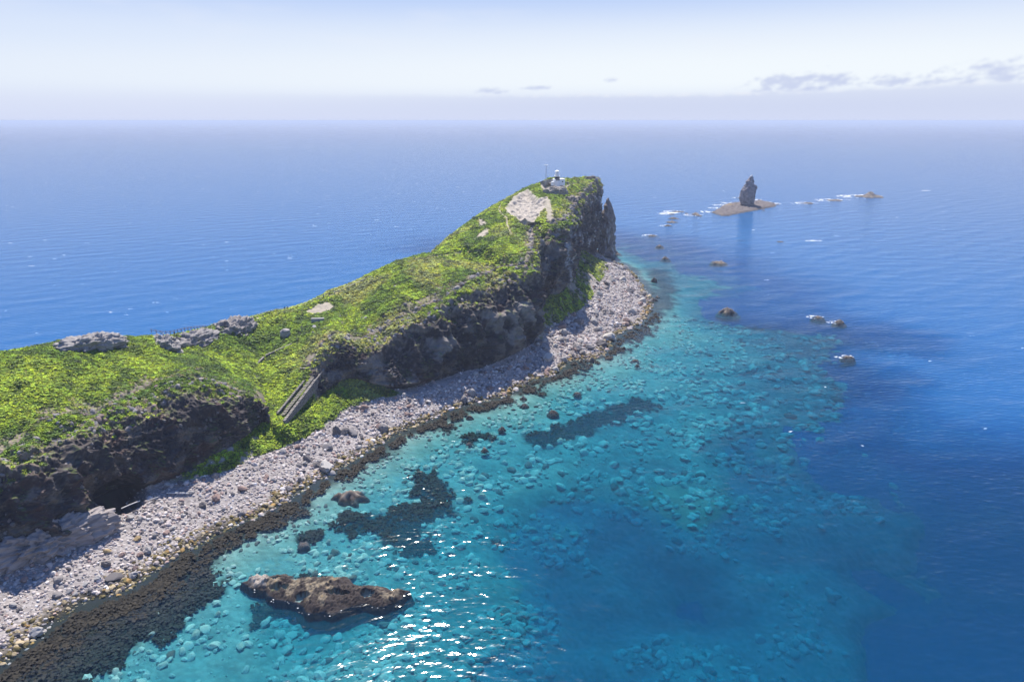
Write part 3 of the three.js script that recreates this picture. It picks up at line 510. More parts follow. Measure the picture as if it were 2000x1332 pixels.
  for (let y = 0; y < Nn; y++) for (let x = 0; x < Nn; x++) {
    const i = y * Nn + x, gx = (hB[y * Nn + ((x + 1) % Nn)] - hB[y * Nn + ((x + Nn - 1) % Nn)]) * 1.6, gy = (hB[((y + 1) % Nn) * Nn + x] - hB[((y + Nn - 1) % Nn) * Nn + x]) * 1.6, l = Math.hypot(gx, gy, 1);
    nor[i * 4] = 0.5 - gx / l / 2; nor[i * 4 + 1] = 0.5 - gy / l / 2; nor[i * 4 + 2] = 0.5 + 0.5 / l; nor[i * 4 + 3] = 1;
  }
  const tex = (d, rep, rot) => { const t = new THREE.DataTexture(d, Nn, Nn, THREE.RGBAFormat, THREE.FloatType); t.wrapS = t.wrapT = THREE.RepeatWrapping; t.magFilter = t.minFilter = THREE.LinearFilter; t.repeat.set(1 / rep, 1 / rep); t.rotation = rot; t.needsUpdate = true; return t; };
  const surf = new THREE.MeshPhysicalMaterial({ color: rgb(0.95, 0.985, 1), roughness: 0.1, ior: 1.33, transmission: 1, thickness: 0, specularIntensity: 0.62, bumpMap: tex(bump, 43, 0.0), bumpScale: 0.19, normalMap: tex(nor, 173, 0.35), normalScale: new THREE.Vector2(1, 1) });
  const radii = [40]; while (radii[radii.length - 1] < EXT) radii.push(radii[radii.length - 1] * 1.22);
  const na = 48, pos = [], uv = [], idx = [], nrm = [];
  for (const r of [0, ...radii]) for (let a = 0; a < na; a++) { const t = lerp(-1.62, 1.62, a / (na - 1)), x = Math.sin(t) * r, z = -Math.cos(t) * r + 60; pos.push(x, 0, z); nrm.push(0, 1, 0); uv.push(x, -z); }
  for (let r = 0; r < radii.length; r++) for (let a = 0; a < na - 1; a++) { const i = r * na + a; idx.push(i, i + 1, i + na, i + 1, i + na + 1, i + na); }
  const sg = new THREE.BufferGeometry(); sg.setAttribute('position', new THREE.Float32BufferAttribute(pos, 3)); sg.setAttribute('normal', new THREE.Float32BufferAttribute(nrm, 3)); sg.setAttribute('uv', new THREE.Float32BufferAttribute(uv, 2)); sg.setIndex(idx);
  const first = idx.slice(0, 0);
  structure(new THREE.Mesh(sg, surf), 'sea_water');
}

// ------------------------------------------------------------------ stones in the cliff faces and along the broken rim
{
  const lists = [[], []];
  for (let r = SEG0[3]; r < SEG0[4] + 24; r++) for (let c = 0; c < NC - 1; c++) {
    const i = r * NC + c, sg = info[i * 4 + 1], st = info[i * 4], rock = info[i * 4 + 2]; if (rock < 0.5) continue;
    const x = P[i * 3], y = P[i * 3 + 1], z = P[i * 3 + 2], far = Math.hypot(x, y - 114, z), rim = sstep(3.75, 3.92, sg) * (1 - sstep(4.1, 4.25, sg));
    if (sg > 4.28) continue;
    let m = cellArea(r, c) * (rim * 0.7 + (st < 12 ? 0.13 : 0.05) * (1 - rim)) * sstep(-0.35, 0.3, n3(x * 0.12, y * 0.12, z * 0.12)) * clamp(220 / far, 0.4, 1.1);
    m = Math.floor(m) + (rnd() < m % 1 ? 1 : 0);
    for (let q = 0; q < m; q++) lists[rim > 0.4 ? 1 : 0].push([onCell(r, c, rnd(), rnd()), far, rim]);
  }
  ['stones_in_cliff', 'stones_on_rim'].forEach((name, v) => stuff(scatter(pebbles[3 + v], stoneMat, lists[v], ([p, far, rim], d) => {
    const s = (0.22 + 0.75 * rnd() ** 3) * (rim > 0.4 ? 1.35 : 1) * clamp(far / 240, 0.85, 1.5); d.position.set(p.x, p.y, p.z).addScaledVector(p.n, -s * 0.15); d.scale.set(s, s * 1.1, s); d.rotation.set(rnd() * 3, rnd() * 6.28, rnd() * 3);
    const k = 0.7 + 0.6 * rnd(); const j = rim > 0.4 ? 1 : 0.6; return rnd() < 0.25 ? [0.22 * k * j, 0.16 * k * j, 0.135 * k * j] : [0.2 * k * j, 0.185 * k * j, 0.18 * k * j];
  }), name, ['stones of many sizes embedded in the dark cliff', 'broken stones along the crumbling cliff rim'][v], 'stones'));
  console.log('cliff stones', lists.map((l) => l.length));
}

// ------------------------------------------------------------------ boulders, each a thing of its own
const boulderGeo = [0, 1, 2, 3, 4, 5].map((i) => stoneGeo(300 + i * 7, 2, 1, 0.62 + 0.1 * (i % 3), 0.75 + 0.1 * (i % 2), 0.4, 7));
const toneMats = [[0.25, 0.235, 0.23], [0.17, 0.155, 0.155], [0.1, 0.09, 0.092], [0.22, 0.15, 0.13], [0.34, 0.32, 0.3], [0.28, 0.2, 0.1], [0.055, 0.045, 0.04]].map((c) => std({ color: rgb(...c), roughness: 0.9 }));
let bgi = 0;
function boulder(name, x, y, z, s, tone, label, group, sq = [1, 1, 1]) {
  const m = new THREE.Mesh(boulderGeo[bgi++ % 6], toneMats[tone]);
  m.position.set(x, y + s * sq[1] * 0.25, z); m.scale.set(s * sq[0], s * sq[1], s * sq[2]); m.rotation.set((rnd() - 0.5) * 0.4, rnd() * 6.28, (rnd() - 0.5) * 0.4);
  return thing(m, name, label, 'boulder', group);
}
// on the turf
const GR = [[-111.7, 26.4, -238.2], [-107.6, 24.5, -233.6], [-105.2, 21.5, -243.6], [-102.3, 18.4, -247.8], [-100.1, 18.6, -239.2], [-109.2, 21, -267.6], [-109.1, 21.3, -270.8], [-116.9, 30.1, -223.5], [-116.9, 30.1, -226.7], [-109.7, 28, -218.9], [-78.1, 29.3, -297.3], [-76.9, 28.7, -292], [-75.3, 28.4, -289.9], [-86.4, 27.8, -285.5], [-92, 27.5, -286.4], [-85.7, 27.1, -280.4], [-78.3, 26.5, -265.9], [-67.8, 28.8, -296.5], [-66.2, 29.1, -295.7], [-62.4, 26.6, -284.9], [-58.9, 27.5, -285.8], [-55.4, 39.2, -314.6], [-48.3, 34.9, -298.1], [-57.1, 30.6, -292.8], [-25.5, 38.8, -312.2], [-36.1, 36.9, -308.1], [-29.5, 36.9, -306.1], [-35.6, 35.3, -302.7], [-108.8, 21.1, -253.3], [-70.2, 14.7, -257.9], [-68.9, 26.4, -284]];
GR.forEach(([x, y, z], i) => {
  const gully = i < 10 || i === 28, s = { 16: 1.7, 24: 2.1, 13: 1.3, 29: 1.9, 21: 0.9 }[i] ?? 0.75 + 0.55 * rnd();
  const own = { 16: 'tan pointed boulder on the grass above the dark cliff band', 24: 'large round grey boulder at the rim of the middle cliff', 13: 'pale flat boulder on the bright green turf below the concrete block', 29: 'low grey boulder on the grass right of the long stone wall', 21: 'small pale grey stone alone on the bright green hump', 12: 'reddish brown broken boulder on the dry slope below the saddle' }[i];
  boulder('turf_boulder', x, y - 0.15, z, s, i === 12 ? 3 : i === 16 ? 5 : i === 21 || i === 13 ? 4 : i % 3, own ?? (gully ? 'grey boulder on the green slope of the gully behind the near cliff' : 'small dark boulder on the dry grass above the middle cliff'), own ? undefined : gully ? 'boulders on the gully slope' : 'boulders on the dry slope');
});
// big ones set in the near cliff
[[-122.8, 22.7, -168.2, 2], [-126.5, 26.1, -166.2, 1.7], [-120.9, 21.7, -167.1, 1.7], [-122.7, 22.3, -164.6, 1.4], [-117.5, 23.8, -190.3, 1.5], [-121.3, 22.9, -182.4, 1.5], [-113.4, 24.6, -198.1, 1.3], [-122.2, 23.4, -174.4, 1.4], [-120.3, 27.8, -196.8, 1.5], [-113.8, 27.2, -206.4, 1.3]].forEach(([x, y, z, s], i) => boulder('cliff_boulder', x, y, z, s, i % 4 === 3 ? 1 : i % 2 ? 3 : 1, 'big brown boulder set in the face of the near cliff', 'boulders set in the near cliff'));
// notable ones on the beach
[
  [-65.3, 3.6, -230.3, 2.1, 2, 'tall black boulder standing at the head of the beach below the grass', [0.8, 1.5, 0.8]], [-62.6, 3.2, -231.7, 2, 2, 'black boulder right beside the tall standing one on the beach'], [-59.9, 2.5, -232.7, 2.1, 1, 'long dark boulder, third from the tall black one on the beach', [1.4, 0.8, 0.8]],
  [-49.5, 1, -238.5, 2.1, 1, 'smooth round grey boulder on the middle of the shingle beach', [1, 1.1, 1.2]], [-70.9, 1.5, -211.9, 2.1, 2, 'black boulder behind the big pale one at the waterline', [0.9, 1.3, 0.9]], [-63.6, 0.2, -208.5, 3.1, 4, 'biggest pale grey boulder at the waterline of the near beach', [1, 1.2, 0.9]], [-67.7, 0.4, -209.5, 2.3, 2, 'dark brown boulder just left of the biggest pale one at the waterline'],
  [-66.2, 2.4, -220.7, 2.1, 1, 'grey purplish boulder above the group at the waterline'], [-58.7, 5.1, -249.5, 2, 3, 'brown boulder where the gully grass meets the beach'], [-72.5, 1.1, -208.3, 1.5, 1, 'grey boulder at the left end of the waterline group'], [-55.9, 0.3, -224.4, 1.3, 4, 'pale tan boulder at the edge of the dark water'],
  [-18.1, 2.1, -272.3, 2.3, 0, 'large leaning grey slab boulder on the narrow beach below the middle cliff', [0.8, 1.1, 1.3]], [-20.4, 1.2, -267.8, 2, 1, 'dark grey boulder at the foot of the leaning slab'], [-17.7, 0.5, -268.9, 1.7, 0, 'pale grey boulder right of the leaning slab at the water'],
  [-103.3, 0.8, -149.5, 2.0, 2, 'dark flat slab of rock on the near beach above the orange weed', [1.3, 0.7, 1]], [-110.8, 0.1, -130.5, 1.6, 4, 'pale block at the waterline in the lower left of the beach'], [-109.7, 2.8, -158.1, 1.1, 5, 'ochre boulder at the edge of the shade on the near beach'], [-104.8, 2.4, -164.5, 1.1, 5, 'ochre boulder in the sun on the near beach'], [-101.3, 1.4, -162, 1.2, 1, 'flat greenish grey boulder on the near beach', [1.2, 0.5, 1]], [-101.6, 1.2, -159, 1.1, 3, 'brown boulder below the flat greenish one on the near beach'], [-99.4, 0.3, -151.2, 1.4, 0, 'grey boulder at the weed line right of the dark slab'],
  [-91.2, 3, -185, 1.6, 3, 'brown boulder on the beach below the green tongue of grass'], [-85.3, 2.9, -190.7, 1.5, 3, 'reddish boulder on the upper beach right of the green tongue'], [53, 0.1, -356, 4.0, 4, 'huge pale boulder at the waterline below the talus slope'], [38.8, 1.7, -336, 2.2, 3, 'reddish flat boulder on the bouldery shore below the talus'], [35.4, 1, -328.4, 2.3, 1, 'dark grey boulder near the water below the talus'], [33, 1.7, -330.3, 2, 3, 'reddish brown boulder left of the dark grey one below the talus'], [78.7, 4.3, -444, 3, 1, 'brown boulder heap stone on the far point of the shore'], [88.2, 1.1, -448, 3.2, 2, 'dark boulder at the outermost corner of the far shore'], [66, 0.6, -379.6, 2.8, 3, 'reddish boulder at the water on the far shore'],
].forEach(([x, y, z, s, t, label, sq]) => boulder('beach_boulder', x, y, z, s, t, label, undefined, sq));
{ // the other boulders one can pick out along the beach
  const cand = [];
  for (let k = 0; k < 4000 && cand.length < 235; k++) {
    const r = Math.floor(lerp(4, SEG0[2] + 6, rnd())), c = Math.floor(rnd() * (NC - 2)), p = onCell(r, c, rnd(), rnd()), st = info[p.i * 4]; if (p.y < -0.5 || grassy[p.i] > 0.2 || st < 1.5 || st > 29.5) continue;
    const far = st > 21, w = far ? 1 : 0.55 + 0.3 * n2(p.x * 0.06, p.z * 0.06); if (rnd() > w) continue;
    cand.push([p, far]);
  }
  for (const [p, far] of cand) boulder('beach_boulder', p.x, p.y, p.z, far ? 1.2 + 2.1 * rnd() ** 2.2 : 0.7 + 0.75 * rnd() ** 2, [0, 0, 1, 1, 2, 3, 4][Math.floor(rnd() * 7)], far ? 'boulder in the jumbled rocks of the far shore below the talus' : 'middling boulder among the stones of the shingle beach', far ? 'boulders of the far shore' : 'boulders of the near beach');
}

// ------------------------------------------------------------------ rock outcrops on the ridge
function outcrop(seed, size, turn, tone, opts = {}) {
  const g0 = new THREE.IcosahedronGeometry(1, opts.detail ?? 30); g0.deleteAttribute('uv'); g0.deleteAttribute('normal');
  const g = mergeVertices(g0, 1e-5), p = g.attributes.position, c = new Float32Array(p.count * 3), v = V(0, 0, 0), w = V(0, 0, 0);
  for (let i = 0; i < p.count; i++) {
    v.fromBufferAttribute(p, i); const q = 2.6, l = (Math.abs(v.x) ** q + Math.abs(v.y) ** q + Math.abs(v.z) ** q) ** (1 / q); v.divideScalar(l);
    w.set(v.x * size[0], v.y * size[1], v.z * size[2]);
    const n = w.clone().normalize(), X = w.x + seed * 13.7, a = opts.rough ?? 1;
    const d = a * (1.1 * ridge3(X * 0.14, w.y * 0.16, w.z * 0.14, 3) + 0.5 * fbm3(X * 0.5, w.y * 0.7, w.z * 0.5, 3) + 0.28 * n3(X * 0.08, w.y * 1.1, w.z * 0.08) + 0.2 * n3(X * 1.3, w.y * 1.3, w.z * 1.3) + 0.12 * ridge3(X * 2.2, w.y * 2.2, w.z * 2.2, 2));
    w.addScaledVector(n, d); p.setXYZ(i, w.x, w.y, w.z);
    const b = fbm3(X * 0.35, w.y * 0.7, w.z * 0.35, 3), e = n3(X * 2, w.y * 2, w.z * 2), t = mix3(tone, opts.tone2 ?? tone.map((k) => k * 0.6), sstep(-0.1, 0.6, b + 0.2 * e));
    c.set(t.map((k) => k * (1 + 0.1 * e)), i * 3);
  }
  g.setAttribute('color', new THREE.BufferAttribute(c, 3)); g.computeVertexNormals();
  const m = new THREE.Mesh(g, rockMat); m.rotation.y = turn; return m;
}
const rockMat = std({ vertexColors: true, roughness: 0.93 });
function setOutcrop(m, x, y, z, name, label, cat = 'rock outcrop') { m.position.set(x, y, z); return thing(m, name, label, cat); }
const along2 = (x0, z0, x1, z1) => -Math.atan2(z1 - z0, x1 - x0);
setOutcrop(outcrop(1, [11.5, 4.4, 4.8], along2(-154, -215, -139, -231), [0.24, 0.225, 0.22], { tone2: [0.14, 0.13, 0.13], rough: 1.5 }), -148, 38, -225.5, 'rock_outcrop', 'pale grey humped rock outcrop on the ridge at the left');
setOutcrop(outcrop(2, [7.5, 4.6, 4], along2(-137, -247, -127, -238), [0.24, 0.225, 0.215], { tone2: [0.13, 0.12, 0.12], rough: 1.4 }), -132, 31, -246, 'rock_outcrop', 'pale grey rock ledge under the ridge path fence');
setOutcrop(outcrop(3, [14.5, 6.2, 5], along2(-126, -246, -119, -270), [0.22, 0.205, 0.2], { tone2: [0.11, 0.1, 0.105], rough: 1.7 }), -127.2, 27, -257.5, 'rock_outcrop', 'long hollowed grey rock band below the ridge path');
setOutcrop(outcrop(4, [12.5, 7.6, 6], along2(-118, -270, -112, -290), [0.23, 0.21, 0.2], { tone2: [0.1, 0.09, 0.095], rough: 1.9 }), -120, 24.6, -279.5, 'rock_outcrop', 'overhanging grey rock at the right end of the ridge band');
setOutcrop(outcrop(5, [1.9, 2.2, 1.5], 0.4, [0.3, 0.28, 0.27], { detail: 8, rough: 0.5 }), -98.5, 25.6, -283, 'rock_outcrop', 'small upright grey rock on the green saddle slope');
setOutcrop(outcrop(6, [17, 6, 4.6], along2(-136, -144, -113, -166), [0.27, 0.24, 0.23], { tone2: [0.15, 0.13, 0.13], rough: 1.9, detail: 46 }), -125, 6.4, -156, 'rock_outcrop', 'pale lumpy rock shelf at the foot of the near cliff in shade');

setOutcrop(outcrop(7, [8.5, 3.4, 4.2], 0.25, [0.29, 0.258, 0.22], { tone2: [0.17, 0.15, 0.13], rough: 1.2 }), 30, 66.6, -476.5, 'rock_outcrop', 'pale layered rock ledge directly under the lighthouse');
setOutcrop(outcrop(8, [5.5, 4.2, 4.4], 1.1, [0.19, 0.165, 0.14], { tone2: [0.1, 0.085, 0.08], rough: 1.5 }), 66.5, 64.2, -589, 'rock_outcrop', 'brown rock knob on the highest end of the cape');
setOutcrop(outcrop(9, [6.5, 4.2, 3.6], 1.35, [0.16, 0.14, 0.125], { tone2: [0.07, 0.06, 0.06], rough: 1.6, detail: 16 }), 39.5, 60.6, -464, 'rock_outcrop', 'dark craggy rock at the cliff edge right of the lighthouse ledge');
setOutcrop(outcrop(10, [7, 3.4, 3.2], 0.2, [0.2, 0.175, 0.15], { tone2: [0.085, 0.07, 0.068], rough: 1.5, detail: 16 }), 26, 56, -399.5, 'rock_outcrop', 'rock rim of the buttress below the pale scar');

// ------------------------------------------------------------------ islets and skerries
function islet(poly, top, cell, colour, relief, skirt = 3.2) {             // flat-topped rock grown from its outline
  const xs = poly.map((p) => p[0]), zs = poly.map((p) => p[1]), x0 = Math.min(...xs) - skirt * 1.2, x1 = Math.max(...xs) + skirt * 1.2, z0 = Math.min(...zs) - skirt * 1.2, z1 = Math.max(...zs) + skirt * 1.2;
  const nx = Math.ceil((x1 - x0) / cell) + 1, nz = Math.ceil((z1 - z0) / cell) + 1, pos = [], col2 = [], idx = [], keep = new Int32Array(nx * nz).fill(-1);
  for (let j = 0; j < nz; j++) for (let i = 0; i < nx; i++) {
    const x = x0 + i * cell, z = z0 + j * cell, d = -polyDist(poly, x, z) + relief * 0.35 * fbm2(x * 0.35 / relief, z * 0.35 / relief, 3); if (d < -skirt) continue;
    const y = top(x, z, d); keep[j * nx + i] = pos.length / 3; pos.push(x, y, z); col2.push(...colour(x, y, z, d));
  }
  for (let j = 0; j < nz - 1; j++) for (let i = 0; i < nx - 1; i++) { const a = keep[j * nx + i], b = keep[j * nx + i + 1], c = keep[(j + 1) * nx + i], d = keep[(j + 1) * nx + i + 1]; if (a >= 0 && b >= 0 && c >= 0) idx.push(a, c, b); if (b >= 0 && c >= 0 && d >= 0) idx.push(b, c, d); }
  const g = new THREE.BufferGeometry(); g.setAttribute('position', new THREE.Float32BufferAttribute(pos, 3)); g.setAttribute('color', new THREE.Float32BufferAttribute(col2, 3)); g.setIndex(idx); g.computeVertexNormals();
  return new THREE.Mesh(g, rockMat);
}
const REEF = [[-70.8, -149], [-67, -152.1], [-63.4, -151.6], [-61.6, -152.3], [-59.8, -152.7], [-56.9, -150.7], [-51.3, -151.6], [-43.5, -151.2], [-40.3, -148.1], [-37.9, -148.5], [-35.7, -148.3], [-30.5, -146], [-29, -146.6], [-26.3, -145.8], [-27.4, -143.1], [-28.9, -141.1], [-32.7, -139.9], [-36.9, -141.1], [-40, -139.5], [-44, -137.4], [-48.8, -137.6], [-51.1, -138.4], [-53.7, -141.1], [-56.2, -142.3], [-59.5, -142.5], [-63.3, -145.6], [-67.4, -147.1]];
const POOLS = [[-36.4, -143.8, 1.7, 1.2], [-45, -144, 1.7, 1.1], [-52.4, -142.6, 1.8, 1.0], [-61.5, -150.2, 1.9, 0.9], [-59.4, -146.2, 2.2, 0.9], [-42, -143.4, 1.1, 0.7], [-57, -150.3, 1.0, 0.6]];
const reefTop = (x, z, d) => {
  if (d < 0) return Math.max(-4.5, d * 4 - 0.15 + 0.25 * n2(x * 0.8, z * 0.8));
  let y = 0.75 * sstep(-0.2, 1.6, d) + 0.5 * sstep(1, 4, d) + 0.75 * ridge3(x * 0.25, 0, z * 0.25, 4, 0.6) * sstep(0, 2.2, d) + 0.4 * ridge3(x * 1.1, 3, z * 1.1, 2) * sstep(0, 1, d) - 0.15;
  if (x < -63.5) y += 0.5 * sstep(0.5, 2, d);
  for (const [px, pz, rx, rz] of POOLS) { const q = ((x - px) / rx) ** 2 + ((z - pz) / rz) ** 2; if (q < 2) y = lerp(y, -0.45, 1 - sstep(0.7, 1.5, q + 0.25 * n2(x, z))); }
  return y;
};
const reefColour = (x, y, z, d) => {
  const a = fbm2(x * 0.25, z * 0.25, 4), b = fbm2(x * 1.1 + 5, z * 1.1, 3), e = n2(x * 3, z * 3);
  let c = mix3([0.09, 0.072, 0.052], [0.2, 0.165, 0.12], 0.5 + 0.7 * b); c = mix3(c, [0.04, 0.03, 0.022], sstep(0.1, 0.6, a)); c = mix3(c, [0.2, 0.135, 0.055], 0.7 * sstep(0.3, 0.6, fbm2(x * 0.5 - 9, z * 0.5, 3)));
  if (x < -63.2 + 1.2 * b) c = mix3([0.3, 0.265, 0.235], [0.15, 0.12, 0.095], sstep(0, 0.6, b));
  c = mix3(c, [0.08, 0.11, 0.03], 0.7 * (1 - sstep(1.2, 2.6, Math.hypot(x + 59.4, (z + 145.6) * 1.3) + 0.8 * b)));
  const weed = Math.max(1 - sstep(0.4, 1.3, d + 0.8 * a + 0.4 * b), sstep(-0.05, 0.3, a + 0.3 * b + 0.55 * sstep(-47, -42, x) * (1 - sstep(-37, -34, x)) + 0.35 * sstep(-143, -139.5, z) + 0.1 - 0.6 * sstep(-60, -64, x)), 1 - sstep(-0.1, 0.25, y));
  c = mix3(c, [0.018, 0.012, 0.013], clamp(weed) * 0.95);
  for (const [px, pz, rx, rz] of POOLS) { const q = ((x - px) / rx) ** 2 + ((z - pz) / rz) ** 2; if (q < 1.4 && y < 0.05) c = [0.16, 0.2, 0.19]; }
  return c.map((v) => v * (1 + 0.25 * e + 0.2 * b));
};
thing(islet(REEF, reefTop, 0.26, reefColour, 2.2, 1.3), 'reef_islet', 'low brown reef islet with tide pools in the turquoise foreground water', 'islet');

const SK = [[178, -777.9, 5.2, 1.5, 1], [188.4, -806.6, 7.8, 2, 0], [197.2, -837.4, 7.5, 2, 0], [203, -880.3, 6.5, 0.8, 1], [218.8, -906.1, 9.4, 0.7, 1], [225.1, -885.4, 2.6, 1, 0], [234.4, -870.4, 8.4, 3, 1], [146.4, -709.1, 5.3, 1, 1], [140.3, -645.5, 3.7, 1.8, 0], [133.1, -584.8, 3.5, 2, 0], [174.5, -566.9, 7.8, 1.8, 0], [134.5, -411.9, 5.4, 3, 0], [186.7, -399.1, 3.4, 1.1, 1], [194.1, -388.1, 3, 2, 1], [170, -325.7, 2.8, 1, 1], [265.4, -671.4, 3.5, 0.7, 0], [429, -999.2, 11.1, 1.8, 1], [485.4, -1039.1, 14.6, 1.6, 1], [560.5, -1089.6, 21.7, 7, 1], [106.1, -497.7, 2.5, 3, 0], [91.4, -494.3, 2.5, 1.6, 0], [94.3, -440, 2.9, 2, 0], [98.7, -448.3, 1.7, 1.4, 0], [40, -320.3, 2.4, 2.2, 0], [48.7, -324.1, 2.1, 0.9, 0], [61.6, -321, 1.8, 0.8, 0], [61.3, -313.6, 1, 0.9, 0], [56.1, -339.5, 1.5, 1.1, 0], [58.8, -339.5, 1.2, 1.3, 0], [76.2, -381.7, 1, 1, 0], [77.9, -379.6, 1.6, 1.3, 0], [87.3, -414.3, 1.8, 1.2, 0], [43.3, -309.9, 0.6, 0.6, 0], [4.9, -272.3, 1.5, 1, 0], [5.2, -265, 1.4, 0.6, 2], [17, -257.6, 1.8, 0.9, 2], [-4, -242, 1.2, 0.8, 2], [-17.2, -253, 1.2, 0.8, 0], [-16.1, -229.1, 0.9, 0.5, 2], [-9.9, -224.2, 1.1, 1, 0], [12.3, -283.5, 0.8, 0.6, 0], [28.6, -278.6, 1.4, 0.4, 2], [-8.4, -266.7, 1, 0.6, 0], [-51.9, -191.8, 4.7, 2.2, 0], [-59.1, -166.1, 1.4, 0.15, 2], [-85.5, -171.4, 1.5, 1.1, 0], [353.1, -1074.7, 5.6, 0.8, 1], [369.9, -1089.6, 4.8, 0.6, 1], [334.9, -916.8, 3.4, 0.7, 0], [379.9, -986.6, 2.9, 0.8, 1]];
const SKL = {
  0: 'low dark skerry with surf on its left, nearest of the broken reef off the cape', 1: 'longest dark skerry of the broken reef off the cape', 2: 'tan topped skerry behind the long one in the broken reef', 3: 'wave washed skerry in a sheet of surf left of the sea stack', 4: 'farthest flat skerry in the white surf left of the sea stack', 5: 'tiny rock between the surf and the long slanting skerry', 6: 'long slanting brown skerry just left of the sea stack platform', 7: 'pair of low rocks ringed with foam off the cape', 8: 'single brown rock in dark water off the cape', 9: 'dark rock nearest to the tip of the cape', 10: 'flat dark skerry in open water right of the cape',
  11: 'rounded brown rock alone in the pale blue water', 12: 'left rock of the foaming pair in the blue water at right', 13: 'right yellowish rock of the foaming pair in the blue water at right', 14: 'pinkish rock breaking the surface over the dark weed patch at right', 15: 'tiny dark rock far out below the sea stack', 16: 'first flat islet right of the sea stack', 17: 'second flat islet right of the sea stack, with a raised right end', 18: 'peaked dark islet at the right end of the reef line', 43: 'wide brown rock lying in the dark shallows below the near beach', 44: 'dark weed covered rock just under water above the reef islet', 45: 'pale square rock standing in the shallows off the near beach', 19: 'pointed dark rock standing in the water off the far shore', 23: 'large brown rock in dark water below the talus shore', 46: 'low rock behind the sea stack at left', 47: 'low rock touching the back of the sea stack platform', 48: 'small rock off the front right of the sea stack platform', 49: 'small surf washed rock at the right tip of the sea stack platform',
};
const foamSpots = [];
const skTone = (x, y, z) => { const b = fbm3(x * 0.4, y * 0.5, z * 0.4, 3), e = n3(x * 1.5, y * 1.5, z * 1.5); let c = mix3([0.13, 0.105, 0.088], [0.22, 0.185, 0.15], sstep(-0.2, 0.6, b)); c = mix3(c, [0.06, 0.05, 0.046], sstep(0.0, 0.5, -b + 0.2 * e)); return mix3([0.04, 0.03, 0.025], c, sstep(0.05, 0.5, y + 0.2 * b)).map((v) => v * (1 + 0.1 * e)); };
SK.forEach(([x, z, r, h, kind], i) => {
  const n = 26, poly = [], ox = i * 3.7, el = i === 6 ? 0.55 : 1, tilt = i === 6 ? 1.1 : 0.15 + 0.5 * n2(i, 3), big = i === 18;
  for (let k = 0; k < n; k++) { const a = (k / n) * 6.283, q = r * (0.8 + 0.38 * n2(Math.cos(a) * 1.2 + ox, Math.sin(a) * 1.2)), px = Math.cos(a) * q, pz = Math.sin(a) * q * (kind === 2 ? 0.9 : i === 6 ? 1.9 : big ? 0.9 : 0.75); poly.push([x + (i === 6 ? px * el + pz * 0.15 : px), z + pz + (i === 6 ? 0 : px * tilt * 0.3)]); }
  const m = islet(poly, (X, Z, d) => {
    if (d < 0) return Math.max(-2.5, d * 1.4 - 0.1);
    const k = d / r; let y = h * (sstep(-0.05, 0.35, k) * 0.55 + 0.45 * sstep(0.1, 0.75, k)) + h * 0.4 * ridge3(X * 1.1 / r, i, Z * 1.1 / r, 3) * sstep(0, 0.3, k) + 0.1 * n2(X * 2, Z * 2);
    if (big) y = 1.2 * sstep(0, 0.2, k) + 6.5 * Math.exp(-(((X - x - 3) / 6) ** 2 + ((Z - z) / 7) ** 2)) + 1.6 * ridge3(X * 0.15, 0, Z * 0.15, 3) * sstep(0, 0.3, k);
    return y - 0.12;
  }, clamp(r / 9, 0.16, 0.7), kind === 2 ? (X, y, Z) => [0.05, 0.042, 0.04].map((v) => v * (1 + 0.5 * n2(X * 2, Z * 2))) : skTone, clamp(r * 0.4, 0.5, 3), Math.min(3, r * 0.6));
  const near = !SKL[i];
  thing(m, i > 15 && i < 19 ? 'islet' : 'skerry', SKL[i] ?? (kind === 2 ? 'small dark weed covered rock in the turquoise shallows' : x < 30 ? 'small pale rock breaking the dark shallows below the middle cliff' : 'small pale rock breaking the surface along the far shore'), near || i < 16 || i > 18 ? 'rock' : 'islet', near ? (kind === 2 ? 'weed covered rocks in the shallows' : x < 30 ? 'rocks in the shallows below the middle cliff' : 'small rocks breaking the surface along the far shore') : undefined);
  if (kind === 1) for (let k = 0; k < r * 6; k++) { const a = 2.3 + (rnd() + rnd() - 1) * 2.6, q = r * (0.95 + 0.75 * rnd() ** 1.5); foamSpots.push([x + Math.cos(a) * q * 1.15 - r * 0.25, z - Math.sin(a) * q * 0.8, 0.35 + r * 0.09 * rnd()]); }
});

